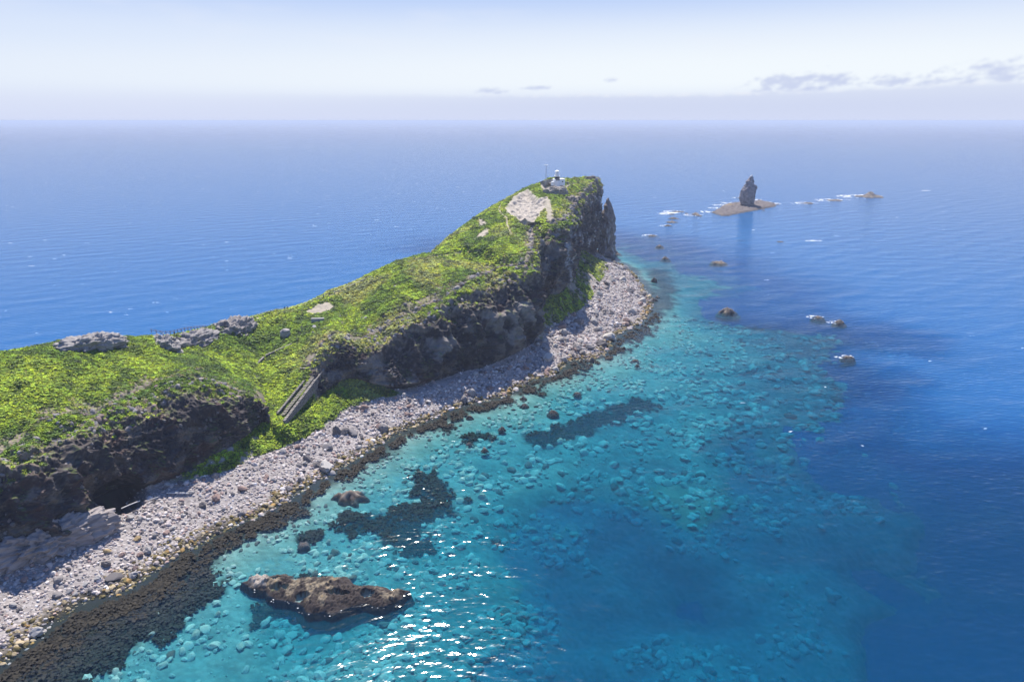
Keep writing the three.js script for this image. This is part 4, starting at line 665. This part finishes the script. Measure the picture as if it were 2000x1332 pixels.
// the tall stack on its wave-cut platform
{
  const g = new THREE.Group(); g.position.set(326.8, 0, -956.3);
  const PL = [[260.7, -899.5], [282.3, -940.1], [298.1, -974.1], [316.7, -999.9], [329.9, -1010.5], [333.1, -1005.2], [357, -1021.5], [371.3, -1041.1], [373.8, -1016], [379.6, -994.6], [368.9, -964.1], [350.2, -944.8], [329, -921.6], [317.3, -910.5], [300.7, -895.2], [288.5, -882.6], [272.1, -864.2], [263.1, -864.2], [261.4, -882.6]].map(([x, z]) => [x - 326.8, z + 956.3]);
  const pm = islet(PL, (x, z, d) => d < 0 ? Math.max(-3, d - 0.2) : 1.3 * sstep(-0.3, 5, d) + 1.5 * ridge3(x * 0.09, 0, z * 0.09, 4, 0.6) * sstep(0, 8, d) + 0.7 * fbm2(x * 0.3, z * 0.3, 3) + 2.2 * Math.exp(-((Math.hypot(x, z) / 16) ** 2)), 1.1,
    (x, y, z, d) => { const b = fbm2(x * 0.09, z * 0.09, 4), e = n2(x * 0.6, z * 0.6); let c = mix3([0.12, 0.098, 0.094], [0.07, 0.057, 0.057], 0.5 + 0.9 * b); c = mix3(c, [0.24, 0.17, 0.08], 0.6 * (1 - sstep(8, 20, Math.hypot(x + 30, z + 18) + 6 * b))); c = mix3(c, [0.05, 0.04, 0.038], 1 - sstep(0.5, 3.5, d + 3 * b)); return c.map((v) => v * (1 + 0.12 * e)); }, 6, 4);
  pm.name = 'rock_platform'; pm.userData.label = 'flat brown wave-cut rock platform'; g.add(pm);
  const LV = [[905, 780, 992], [850, 720, 1000], [780, 690, 1005], [680, 685, 1015], [560, 710, 1028], [470, 752, 1040], [432, 772, 1015], [400, 785, 962], [345, 785, 966], [300, 835, 948], [250, 866, 942], [215, 888, 928]].map(([y, l, r]) => [(905 - y) * 0.0598, ((l + r) / 2 - 885) * 0.0598, (r - l) / 2 * 0.0598]);
  const NH = 130, NA = 96, pos = [], cl = [], idx = [];
  for (let j = 0; j <= NH; j++) {
    const y = (j / NH) * 41.4 - 0.0; let k = 0; while (k < LV.length - 2 && y > LV[k + 1][0]) k++;
    const t = clamp((y - LV[k][0]) / (LV[k + 1][0] - LV[k][0])), cx = lerp(LV[k][1], LV[k + 1][1], t), hw = lerp(LV[k][2], LV[k + 1][2], t);
    for (let i = 0; i < NA; i++) {
      const a = (i / NA) * 6.28319, q = 2.5, ca = Math.cos(a), sa = Math.sin(a), sup = 1 / (Math.abs(ca) ** q + Math.abs(sa) ** q) ** (1 / q);
      let r = hw * sup; const X = ca * r, Z = sa * r * 0.85, amp = clamp(hw / 6, 0.25, 1);
      r *= 1; const d = amp * (1.1 * ridge3(X * 0.1, y * 0.06, Z * 0.1, 3) + 0.7 * ridge3(X * 0.3 + y * 0.12, y * 0.22, Z * 0.3, 3) + 0.35 * fbm3(X * 0.8, y * 0.8, Z * 0.8, 2) - 0.35);
      pos.push(cx + X + ca * d, y + 1.2, Z + sa * d);
      const b = fbm3(X * 0.3, y * 0.3, Z * 0.3, 3), e = n3(X * 0.9, y * 0.9, Z * 0.9); let c = mix3([0.16, 0.135, 0.14], [0.25, 0.215, 0.21], sstep(-0.3, 0.5, b)); c = mix3(c, [0.1, 0.085, 0.09], sstep(0.1, 0.6, -b)); c = mix3(c, [0.6, 0.58, 0.55], sstep(39.3, 40.2, y + 0.6 * e) + 0.6 * sstep(0.62, 0.75, n3(X * 0.5 + 4, y * 0.4, Z * 0.5)));
      cl.push(...c.map((v) => v * (1 + 0.12 * e)));
    }
  }
  for (let j = 0; j < NH; j++) for (let i = 0; i < NA; i++) { const a = j * NA + i, b = j * NA + ((i + 1) % NA), c = a + NA, d = b + NA; idx.push(a, c, b, b, c, d); }
  const top = pos.length / 3; pos.push(LV[11][1], 42.9, 0); cl.push(0.6, 0.58, 0.55); for (let i = 0; i < NA; i++) idx.push(NH * NA + i, top, NH * NA + ((i + 1) % NA));
  const sg = new THREE.BufferGeometry(); sg.setAttribute('position', new THREE.Float32BufferAttribute(pos, 3)); sg.setAttribute('color', new THREE.Float32BufferAttribute(cl, 3)); sg.setIndex(idx); sg.computeVertexNormals();
  part(g, 'pinnacle', sg, rockMat, 'tall tapering grey rock pinnacle with a pale tip');
  thing(g, 'sea_stack', 'tall grey sea stack on a flat rock platform far out to sea', 'sea stack');
  for (const [x, z] of PL.slice(0, 4).concat(PL.slice(6, 10))) for (let k = 0; k < 34; k++) foamSpots.push([x + 326.8 + (rnd() - 0.5) * 22 - 2, z - 956.3 + (rnd() - 0.5) * 14 - 4, 0.5 + rnd() * 1.3]);
}
// the pinnacle leaning against the end of the cape
{
  const LV = [[-2, 0, 8.5], [0, 0, 7.6], [6, -0.4, 6.4], [14, 0.3, 5.6], [22, -0.5, 6.2], [30, 0.2, 5.2], [36, -0.9, 5.2], [40, -0.3, 3.6], [43, -1.2, 3.1], [45.5, -0.4, 1.9], [48, -0.9, 1.3], [49.5, -0.7, 0.5]];
  const NH = 110, NA = 64, pos = [], cl = [], idx = [];
  for (let j = 0; j <= NH; j++) {
    const y = -2 + (j / NH) * 51.5; let k = 0; while (k < LV.length - 2 && y > LV[k + 1][0]) k++;
    const t = clamp((y - LV[k][0]) / (LV[k + 1][0] - LV[k][0])), cx = lerp(LV[k][1], LV[k + 1][1], t), hw = lerp(LV[k][2], LV[k + 1][2], t);
    for (let i = 0; i < NA; i++) {
      const a = (i / NA) * 6.28319, ca = Math.cos(a), sa = Math.sin(a), X = ca * hw, Z = sa * hw * 1.15, amp = clamp(hw / 5, 0.2, 1), d = amp * (1.9 * ridge3(X * 0.14 + 7, y * 0.09, Z * 0.14, 3) + 1.0 * ridge3(X * 0.4, y * 0.25, Z * 0.4, 3) + 0.3 * fbm3(X, y, Z, 2) - 0.4);
      pos.push(cx + X + ca * d, y, Z + sa * d);
      const b = fbm3(X * 0.3, y * 0.2, Z * 0.3, 3), e = n3(X, y, Z); let c = mix3([0.15, 0.125, 0.12], [0.23, 0.19, 0.17], sstep(-0.3, 0.5, b)); c = mix3(c, [0.4, 0.4, 0.41], 0.75 * sstep(0.3, 0.7, n3(X * 0.35, y * 0.07, Z * 0.35)) * sstep(34, 22, y)); cl.push(...c.map((v) => v * (1 + 0.12 * e)));
    }
  }
  for (let j = 0; j < NH; j++) for (let i = 0; i < NA; i++) { const a = j * NA + i, b = j * NA + ((i + 1) % NA), c = a + NA, d = b + NA; idx.push(a, c, b, b, c, d); }
  const sg = new THREE.BufferGeometry(); sg.setAttribute('position', new THREE.Float32BufferAttribute(pos, 3)); sg.setAttribute('color', new THREE.Float32BufferAttribute(cl, 3)); sg.setIndex(idx); sg.computeVertexNormals();
  const m = new THREE.Mesh(sg, rockMat); m.position.set(85, 0, -606); thing(m, 'rock_pinnacle', 'narrow pointed rock pinnacle beside the end of the cape', 'rock');
  thing(islet([[80, -596], [92, -602], [98, -608], [95, -614], [86, -618], [76, -610]], (x, z, d) => d < 0 ? Math.max(-3, d - 0.1) : 2.4 * sstep(0, 4, d) + 0.9 * ridge3(x * 0.2, 0, z * 0.2, 3) * sstep(0, 2, d), 0.5, skTone, 3, 3), 'rock_ledge', 'dark low rock ledge at the foot of the pinnacle', 'rock');
}

// ------------------------------------------------------------------ surf: foam round the rocks and small breaking crests on the open sea
for (let k = 0; k < REEF.length; k++) { if (k > 13 && k < 26) for (let i = 0; i < 2; i++) { const [ax, az] = REEF[k], [bx, bz] = REEF[(k + 1) % REEF.length], t = rnd(); foamSpots.push([lerp(ax, bx, t) + (rnd() - 0.5) * 0.9, lerp(az, bz, t) + 0.3 + rnd() * 0.9, 0.06 + 0.12 * rnd()]); } }
for (let k = 0; k < 520; k++) {
  const t = lerp(-0.72, 0.72, rnd()), r = 260 + 1500 * rnd() ** 1.3, x = Math.sin(t) * r, z = -Math.cos(t) * r; if (polyIn(land, x, z) || (x > 0 && rnd() < 0.75)) continue;
  const n = 1 + Math.floor(rnd() * 3), w = 0.18 + 0.35 * rnd() * r / 600; for (let i = 0; i < n; i++) foamSpots.push([x + (rnd() - 0.5) * 3, z + (rnd() - 0.5) * 0.6, w, 2.2]);
}
for (const [x, z, w, n] of [[708, -1188, 9, 60], [300.8, -677.4, 9, 26], [205, -893, 16, 90], [196, -880, 9, 40]]) for (let i = 0; i < n; i++) foamSpots.push([x + (rnd() + rnd() - 1) * w, z + (rnd() + rnd() - 1) * w * 0.25, 0.4 + 0.9 * rnd(), 1.8]);
stuff(scatter(stoneGeo(900, 1, 1, 0.22, 0.7, 0.6, 2), std({ roughness: 1 }), foamSpots, ([x, z, s, l], d) => { d.position.set(x, 0.02, z); d.scale.set(s * (l ?? 1.3) * (0.7 + 0.6 * rnd()), Math.min(s, 0.7), s * (0.5 + 0.5 * rnd())); d.rotation.set(0, (rnd() - 0.5) * 0.9, 0); const k = 0.72 + 0.16 * rnd(); return [k, k, k]; }), 'sea_foam', 'white surf round the rocks and small breaking wave crests', 'foam');

// ------------------------------------------------------------------ lighthouse
const white = std({ color: rgb(0.8, 0.79, 0.77), roughness: 0.6 }), black = std({ color: rgb(0.02, 0.021, 0.026), roughness: 0.55 }), grey = std({ color: rgb(0.42, 0.43, 0.44), roughness: 0.5, metalness: 0.3 }), dark = std({ color: rgb(0.045, 0.04, 0.04) }), timber = std({ color: rgb(0.19, 0.105, 0.06) }), bleached = std({ color: rgb(0.55, 0.53, 0.5) });
const pane = new THREE.MeshPhysicalMaterial({ color: rgb(0.8, 0.86, 0.88), roughness: 0.05, transmission: 0.85, thickness: 0 });
const boxAt = (w, h, d, x, y, z) => new THREE.BoxGeometry(w, h, d).translate(x, y, z);
const taper = (r0, r1, y0, y1, n = 4) => new THREE.CylinderGeometry(r1, r0, y1 - y0, n).rotateY(Math.PI / 4).translate(0, (y0 + y1) / 2, 0);
{
  const g = new THREE.Group(), q = Math.SQRT2; g.position.set(31.6, 70.5, -489.5); g.rotation.y = 0.35;
  const base = part(g, 'annex', mergeGeometries([boxAt(7.4, 4.3, 5, 1.9, 2.1, -1.2), boxAt(7.7, 0.25, 5.3, 1.9, 4.36, -1.2)]), white, 'flat roofed white annex');
  part(base, 'low_wing', mergeGeometries([boxAt(1.5, 2.5, 3, -2.55, 1.2, -1.4), boxAt(1.8, 0.2, 3.3, -2.6, 2.55, -1.4)]), white);
  part(base, 'door', boxAt(0.9, 2, 0.08, 0.9, 0.95, 1.35), grey); part(base, 'window', boxAt(0.9, 0.7, 0.08, 3.6, 2.6, 1.35), dark);
  part(g, 'shaft', taper(1.55 * q, 1.45 * q, -0.6, 3.5), white); part(g, 'black_band', taper(1.42 * q, 1.38 * q, 3.5, 6.1), black, 'black middle band of the tower');
  const gal = part(g, 'gallery', new THREE.CylinderGeometry(2.15, 1.7, 0.5, 20).translate(0, 6.35, 0), white);
  const rail = []; for (let i = 0; i < 16; i++) rail.push(new THREE.CylinderGeometry(0.035, 0.035, 1, 5).translate(Math.cos(i * 0.3927) * 2.05, 7.05, Math.sin(i * 0.3927) * 2.05)); rail.push(new THREE.TorusGeometry(2.05, 0.045, 5, 24).rotateX(Math.PI / 2).translate(0, 7.5, 0)); part(gal, 'railing', mergeGeometries(rail), white);
  part(g, 'watch_room', new THREE.CylinderGeometry(1.4, 1.6, 1.7, 16).translate(0, 7.45, 0), white);
  const lan = part(g, 'lantern', new THREE.CylinderGeometry(1.12, 1.12, 1.5, 12, 1, true).translate(0, 9.05, 0), pane); const bars = []; for (let i = 0; i < 12; i++) bars.push(new THREE.BoxGeometry(0.13, 1.5, 0.13).translate(Math.cos(i * 0.5236) * 1.14, 9.05, Math.sin(i * 0.5236) * 1.14)); bars.push(new THREE.CylinderGeometry(1.2, 1.2, 0.5, 12).translate(0, 8.5, 0)); part(lan, 'glazing_bars', mergeGeometries(bars), white); part(lan, 'lens', new THREE.CylinderGeometry(0.45, 0.45, 1.1, 12).translate(0, 9.1, 0), white);
  const roof = part(g, 'roof', new THREE.ConeGeometry(1.6, 1.0, 12).translate(0, 10.25, 0), white); part(roof, 'finial', new THREE.SphereGeometry(0.18, 8, 6).translate(0, 10.85, 0), white);
  thing(g, 'lighthouse', 'white lighthouse with a black middle band on the end of the headland', 'lighthouse');
}
{ // mast beside it
  const g = new THREE.Group(); g.position.set(24.2, 70.6, -497);
  part(g, 'pole', new THREE.CylinderGeometry(0.17, 0.26, 13.2, 10).translate(0, 6.6, 0), grey);
  for (let i = 0; i < 3; i++) { const a = i * 2.094 + 0.5, c = new THREE.CatmullRomCurve3([V(0, 4.2, 0), V(Math.cos(a) * 0.9, 1.5, Math.sin(a) * 0.9), V(Math.cos(a) * 1.25, -0.4, Math.sin(a) * 1.25)]); part(g, 'leg', new THREE.TubeGeometry(c, 6, 0.1, 6), grey); }
  const p = part(g, 'panel', boxAt(2.9, 0.42, 1.2, 0, 13.45, 0), white); part(p, 'bracket', boxAt(0.5, 0.5, 0.5, 0, 13.0, 0), grey);
  for (const s of [[3.2, 1.6], [2.6, -2.4]]) part(g, 'guy_wire', new THREE.TubeGeometry(new THREE.LineCurve3(V(0, 6.2, 0), V(s[0], -0.2, s[1])), 1, 0.035, 4), grey);
  thing(g, 'mast', 'slim grey mast with a white panel on top beside the lighthouse', 'mast');
}
function railing(pts, h, step, mat, name, label, postR = 0.07) {
  const curve = new THREE.CatmullRomCurve3(pts.map((p) => V(...p)), false, 'centripetal'), n = Math.max(2, Math.round(curve.getLength() / step)), g = new THREE.Group(), o = pts[0]; g.position.set(...o);
  const geo = new THREE.CylinderGeometry(postR, postR, h, 6).translate(0, h / 2 - 0.15, 0), P2 = [];
  for (let i = 0; i <= n; i++) { const p = curve.getPointAt(i / n).sub(g.position); const m = part(g, 'post', geo, mat); m.position.copy(p); P2.push(p.clone().setY(p.y + h - 0.3)); }
  for (const dy of [0, -0.45]) part(g, 'rail', new THREE.TubeGeometry(new THREE.CatmullRomCurve3(P2.map((p) => p.clone().setY(p.y + dy))), n * 2, postR * 0.55, 5), mat);
  return thing(g, name, label, 'fence');
}
railing([[20.2, 71.2, -503], [22.5, 71.8, -501.5], [25, 71.9, -502.5]], 1.1, 0.9, dark, 'fence', 'short dark fence left of the mast by the lighthouse');
railing([[-139, 36.4, -251], [-134.5, 34.9, -253], [-130.5, 33.8, -262], [-127.5, 31.6, -272]], 1.5, 1.7, timber, 'path_fence', 'brown post fence along the ridge path at the left', 0.11);
railing([[-127, 31, -276], [-121.5, 29.9, -289], [-116.5, 29, -298.5], [-112, 29.2, -306.5], [-104, 30.2, -309.5]], 1.2, 2, grey, 'path_fence', 'grey post fence along the ridge path above the saddle', 0.08);
railing([[-100, 31, -311], [-88.9, 33.2, -323], [-80, 35.8, -330.5], [-72, 38.2, -338]], 1.1, 2.2, grey, 'path_fence', 'grey post fence climbing the ridge toward the green hump', 0.07);
{ const g = new THREE.Group(); g.position.set(40.2, 69.9, -503); part(g, 'board', boxAt(1.7, 1.1, 0.12, 0, 1.3, 0), white); part(g, 'map_panel', boxAt(0.9, 0.8, 0.04, 0.1, 1.3, 0.09), dark); for (const s of [-0.7, 0.7]) part(g, 'post', boxAt(0.12, 2, 0.1, s, 0.8, -0.12), grey); thing(g, 'information_board', 'white information board with a dark panel right of the lighthouse', 'sign'); }

// ------------------------------------------------------------------ old stone walls and steps in the gully
function stoneWall(a, b, topA, topB, hA, hB, thick, name, label, toneShift = 1) {
  const dir = V(b[0] - a[0], 0, b[1] - a[1]), len = dir.length(); dir.normalize(); const g = new THREE.Group(); g.position.set(a[0], topA - hA, a[1]);
  const tones = [[0.17, 0.15, 0.14], [0.12, 0.105, 0.1], [0.22, 0.195, 0.175]], bins = [[], [], []], cap = [], turn = -Math.atan2(dir.z, dir.x), r = mulberry(Math.floor(len * 100));
  const geoAt = (l, h, t, x, y, list) => { const q = new THREE.BoxGeometry(l, h, t); const p = q.attributes.position; for (let i = 0; i < p.count; i++) p.setXYZ(i, p.getX(i) * (0.93 + 0.07 * r()), p.getY(i) * (0.93 + 0.07 * r()), p.getZ(i) * (0.94 + 0.1 * r())); q.translate(x, y, (r() - 0.5) * 0.08); q.rotateY(turn); list.push(q); };
  for (let x = 0; x < len;) {
    const t = x / len, top = lerp(topA, topB, t) - (topA - hA), h = lerp(hA, hB, t), w = 0.45 + 0.5 * r();
    for (let y = top - h - 0.6; y < top - 0.1;) { const k = 0.28 + 0.2 * r(); geoAt(w, k, thick, x + w / 2, Math.min(y + k / 2, top), bins[Math.floor(r() * 3)]); y += k; }
    geoAt(w + 0.02, 0.2, thick + 0.18, x + w / 2, top + 0.06, cap); x += w;
  }
  bins.forEach((l, i) => { if (l.length) part(g, 'stonework', mergeGeometries(l), std({ color: rgb(...tones[i].map((v) => v * toneShift)) })).userData.kind = 'stuff'; });
  part(g, 'coping', mergeGeometries(cap), std({ color: rgb(0.27, 0.245, 0.215) })).userData.kind = 'stuff';
  return thing(g, name, label, 'wall');
}
stoneWall([-75.2, -255], [-81.2, -223], 19.7, 12.2, 4.6, 1.2, 0.8, 'stone_wall', 'tall dry stone retaining wall slanting down the gully slope');
stoneWall([-79.5, -250.5], [-85.6, -228.5], 19.2, 12.4, 1.0, 0.8, 0.55, 'stone_wall', 'low stone wall running left of the tall retaining wall', 0.85);
stoneWall([-93, -274], [-103.2, -270], 24.2, 20.4, 1.5, 1.2, 0.6, 'stone_wall', 'upper stone wall of the old track below the saddle', 0.9);
stoneWall([-103.6, -268.5], [-105, -257], 20.2, 18.6, 1.0, 0.8, 0.6, 'stone_wall', 'lower end of the old track wall in the green slope', 0.95);
stoneWall([-84, -253.6], [-78.8, -252.8], 20.8, 20.8, 0.8, 0.7, 0.6, 'stone_wall', 'short low wall stub at the head of the stone steps', 1.2);
{ const g = new THREE.Group(); g.position.set(-78, 18.4, -249); const s = std({ color: rgb(0.26, 0.235, 0.19) }), geo = new THREE.BoxGeometry(1.5, 0.3, 0.55); for (let i = 0; i < 26; i++) { const t = i / 25, m = part(g, 'step', geo, s); m.position.set(lerp(0.4, -5.2, t) + (rnd() - 0.5) * 0.2, lerp(0.55, -6.1, t), lerp(0, 21.5, t)); m.rotation.y = 0.25 + (rnd() - 0.5) * 0.15; } thing(g, 'stone_steps', 'worn pale stone steps between the two gully walls', 'steps'); }
{ const g = new THREE.Group(); g.position.set(-86.4, 28.2, -291.2); g.rotation.y = 0.08; part(g, 'wall', mergeGeometries([boxAt(5.4, 2.4, 1.2, 0, 0.9, 0), boxAt(5.6, 0.18, 1.4, 0, 2.19, 0)]), std({ color: rgb(0.26, 0.255, 0.25) })); part(g, 'slab', boxAt(2.4, 0.3, 1.6, 1.4, 0.1, 1.7).rotateY(0.3), std({ color: rgb(0.45, 0.42, 0.37) }), 'pale fallen slab in front'); thing(g, 'concrete_block', 'grey concrete block half buried in the turf near the saddle', 'ruin'); }

// ------------------------------------------------------------------ driftwood
function log(a, b, r, label) { const g = new THREE.Group(), A = V(...a), B = V(...b), d = B.clone().sub(A), c = new THREE.CatmullRomCurve3([V(0, 0, 0), d.clone().multiplyScalar(0.5).add(V(0, 0.1, 0.1)), d]); g.position.copy(A); part(g, 'trunk', new THREE.TubeGeometry(c, 14, r, 8), bleached); for (const e of [V(0, 0, 0), d]) part(g, 'end', new THREE.SphereGeometry(r, 8, 6).translate(e.x, e.y, e.z), bleached); thing(g, 'driftwood_log', label, 'driftwood'); }
log([-105.6, 5.6, -184.2], [-99.6, 5.0, -185.1], 0.2, 'bleached driftwood pole lying on the beach left of the green tongue');
log([-113.4, 6.9, -173.4], [-110.6, 6.6, -178], 0.16, 'bleached driftwood pole at the mouth of the dark cave');
log([-108.6, 6.2, -178.8], [-106.8, 6.0, -181.2], 0.1, 'thin driftwood stick between the cave and the green tongue');
log([-4.4, 6.4, -312.6], [-1.8, 6.2, -311.2], 0.14, 'thin bleached pole below the foot of the middle cliff');

// ------------------------------------------------------------------ walkers on the ridge path: each one continuous body
function figure(stride, arm, tones) {
  const J = { hip: [0, 0.92, 0], chest: [0, 1.32, 0.02], neck: [0, 1.5, 0.02], head: [0, 1.63, 0.04] };
  const L = [], cap = (a, b, ra, rb, t) => L.push([V(...a), V(...b), ra, rb, t]);
  cap(J.hip, J.chest, 0.15, 0.165, 'top'); cap([-0.13, 1.38, 0], [0.13, 1.38, 0], 0.085, 0.085, 'top'); cap(J.chest, J.neck, 0.07, 0.055, 'skin'); cap([0, 1.6, 0.03], [0, 1.66, 0.03], 0.095, 0.1, 'head'); cap([0, 1.61, 0.12], [0, 1.6, 0.13], 0.025, 0.02, 'head');
  for (const s of [-1, 1]) {
    const k = s * stride; cap([s * 0.09, 0.9, 0], [s * 0.1, 0.5, k * 0.14], 0.1, 0.07, 'legs'); cap([s * 0.1, 0.5, k * 0.14], [s * 0.1, 0.09, k * 0.2 - Math.abs(stride) * 0.06], 0.068, 0.045, 'legs'); cap([s * 0.1, 0.05, k * 0.2 - 0.08], [s * 0.11, 0.045, k * 0.2 + 0.12], 0.045, 0.04, 'shoe');
    cap([s * 0.2, 1.38, 0], [s * 0.25, 1.1, -k * 0.08], 0.055, 0.045, 'top'); cap([s * 0.25, 1.1, -k * 0.08], [s * 0.25, 0.86 + arm * 0.2, -k * 0.16 + 0.08 + arm * 0.14], 0.042, 0.034, 'skin'); cap([s * 0.25, 0.86 + arm * 0.2, -k * 0.16 + 0.08 + arm * 0.14], [s * 0.245, 0.78 + arm * 0.2, -k * 0.18 + 0.1 + arm * 0.16], 0.035, 0.026, 'skin');
  }
  const n = 56, mc = new MarchingCubes(n, rockMat, false, false, 60000), v = V(0, 0, 0), S = 0.95, ab = V(0, 0, 0), dist = (p, c) => { ab.subVectors(c[1], c[0]); const t = clamp(v.subVectors(p, c[0]).dot(ab) / Math.max(1e-6, ab.lengthSq())); return v.addScaledVector(ab, -t).length() - lerp(c[2], c[3], t); }, p = V(0, 0, 0);
  mc.isolation = 0;
  for (let z = 0; z < n; z++) for (let y = 0; y < n; y++) for (let x = 0; x < n; x++) {
    p.set((x / n * 2 - 1) * S, (y / n * 2 - 1) * S + 0.88, (z / n * 2 - 1) * S); let m = 0; for (const c of L) m += Math.exp(-28 * dist(p, c)); mc.field[x + y * n + z * n * n] = Math.log(Math.max(m, 1e-9)) / 28;
  }
  mc.update(); const cnt = mc.count, pos = mc.positionArray.slice(0, cnt * 3), col2 = new Float32Array(cnt * 3);
  for (let i = 0; i < cnt; i++) {
    p.set(pos[i * 3] * S, pos[i * 3 + 1] * S + 0.88, pos[i * 3 + 2] * S); pos[i * 3] = p.x; pos[i * 3 + 1] = p.y; pos[i * 3 + 2] = p.z;
    let m = 1e9, t = 'top'; for (const c of L) { const d = dist(p, c); if (d < m) { m = d; t = c[4]; } }
    if (t === 'head') t = p.y > 1.66 || p.z < 0.03 ? 'hair' : 'skin'; col2.set(tones[t], i * 3);
  }
  let g = new THREE.BufferGeometry(); g.setAttribute('position', new THREE.BufferAttribute(pos, 3)); g.setAttribute('color', new THREE.BufferAttribute(col2, 3)); g = mergeVertices(g, 1e-4); g.computeVertexNormals(); return g;
}
{
  const skin = [0.45, 0.29, 0.21], hair = [0.02, 0.017, 0.015], shoe = [0.06, 0.06, 0.06], kinds = [['white shirt', [0.75, 0.75, 0.74], 'dark trousers', [0.03, 0.035, 0.06], 0.9, 0], ['red jacket', [0.5, 0.05, 0.05], 'blue trousers', [0.06, 0.1, 0.2], 0.2, 0.6], ['dark jacket', [0.04, 0.04, 0.05], 'beige trousers', [0.4, 0.34, 0.25], 0.8, 0.1], ['blue shirt', [0.12, 0.2, 0.42], 'black trousers', [0.025, 0.025, 0.03], 0.5, 0.3]];
  const geos = kinds.map(([, top, , legs, st, arm]) => figure(st, arm, { skin, hair, shoe, top, legs }));
  const mat = std({ vertexColors: true, roughness: 0.9 });
  [[61.1, 66.6, -583.1, 0, 'on the path near the end of the cape'], [66.4, 67.2, -584, 1, 'standing on the topmost rock of the cape'], [67.6, 67.2, -584.6, 2, 'beside the one in red on the topmost cape rock'], [62.6, 66.3, -581.5, 3, 'on the path below the topmost rock of the cape'],
    [-124.6, 30.4, -277.4, 2, 'by the path fence above the overhanging grey rock'], [-123.8, 30.3, -278.6, 0, 'by the path fence just right of a dark jacketed walker'], [-121.5, 29.7, -288.5, 2, 'alone on the path above the overhanging grey rock'], [-116.9, 29, -296.4, 0, 'where the ridge path leaves the grey rocks'], [-111.6, 29.1, -304.4, 3, 'on the ridge path at the saddle'], [-106, 29.9, -307, 2, 'left one of the pair on the path past the saddle'], [-104.9, 30.1, -307.6, 3, 'right one of the pair on the path past the saddle'], [-92.9, 32.4, -317, 2, 'on the ridge path above the sandy scar, lower one'], [-90.6, 32.8, -318.2, 3, 'on the ridge path above the sandy scar, upper one'], [-86.4, 33.6, -322.4, 0, 'climbing the ridge path past the sandy scar'],
    [-41.7, 45.2, -358, 2, 'on the path at the far end of the green hump'], [-51.3, 44.6, -353, 0, 'in the grass at the crest of the green hump'], [-23.8, 47.6, -369, 3, 'on the path between the hump and the lighthouse hill'], [-6.6, 58.5, -434, 2, 'on the curving pale trail below the lighthouse'], [-131.9, 34, -254.2, 2, 'at the left part of the brown path fence'], [-134.3, 34.8, -250.5, 0, 'at the left end of the brown path fence']].forEach(([x, y, z, k, where]) => {
    const m = new THREE.Mesh(geos[k], mat); m.position.set(x, y, z); m.rotation.y = rnd() * 6.28; thing(m, 'person', `person in ${kinds[k][0]} ${where}`, 'person', 'walkers on the headland path');
  });
}

renderer.render(scene, camera);
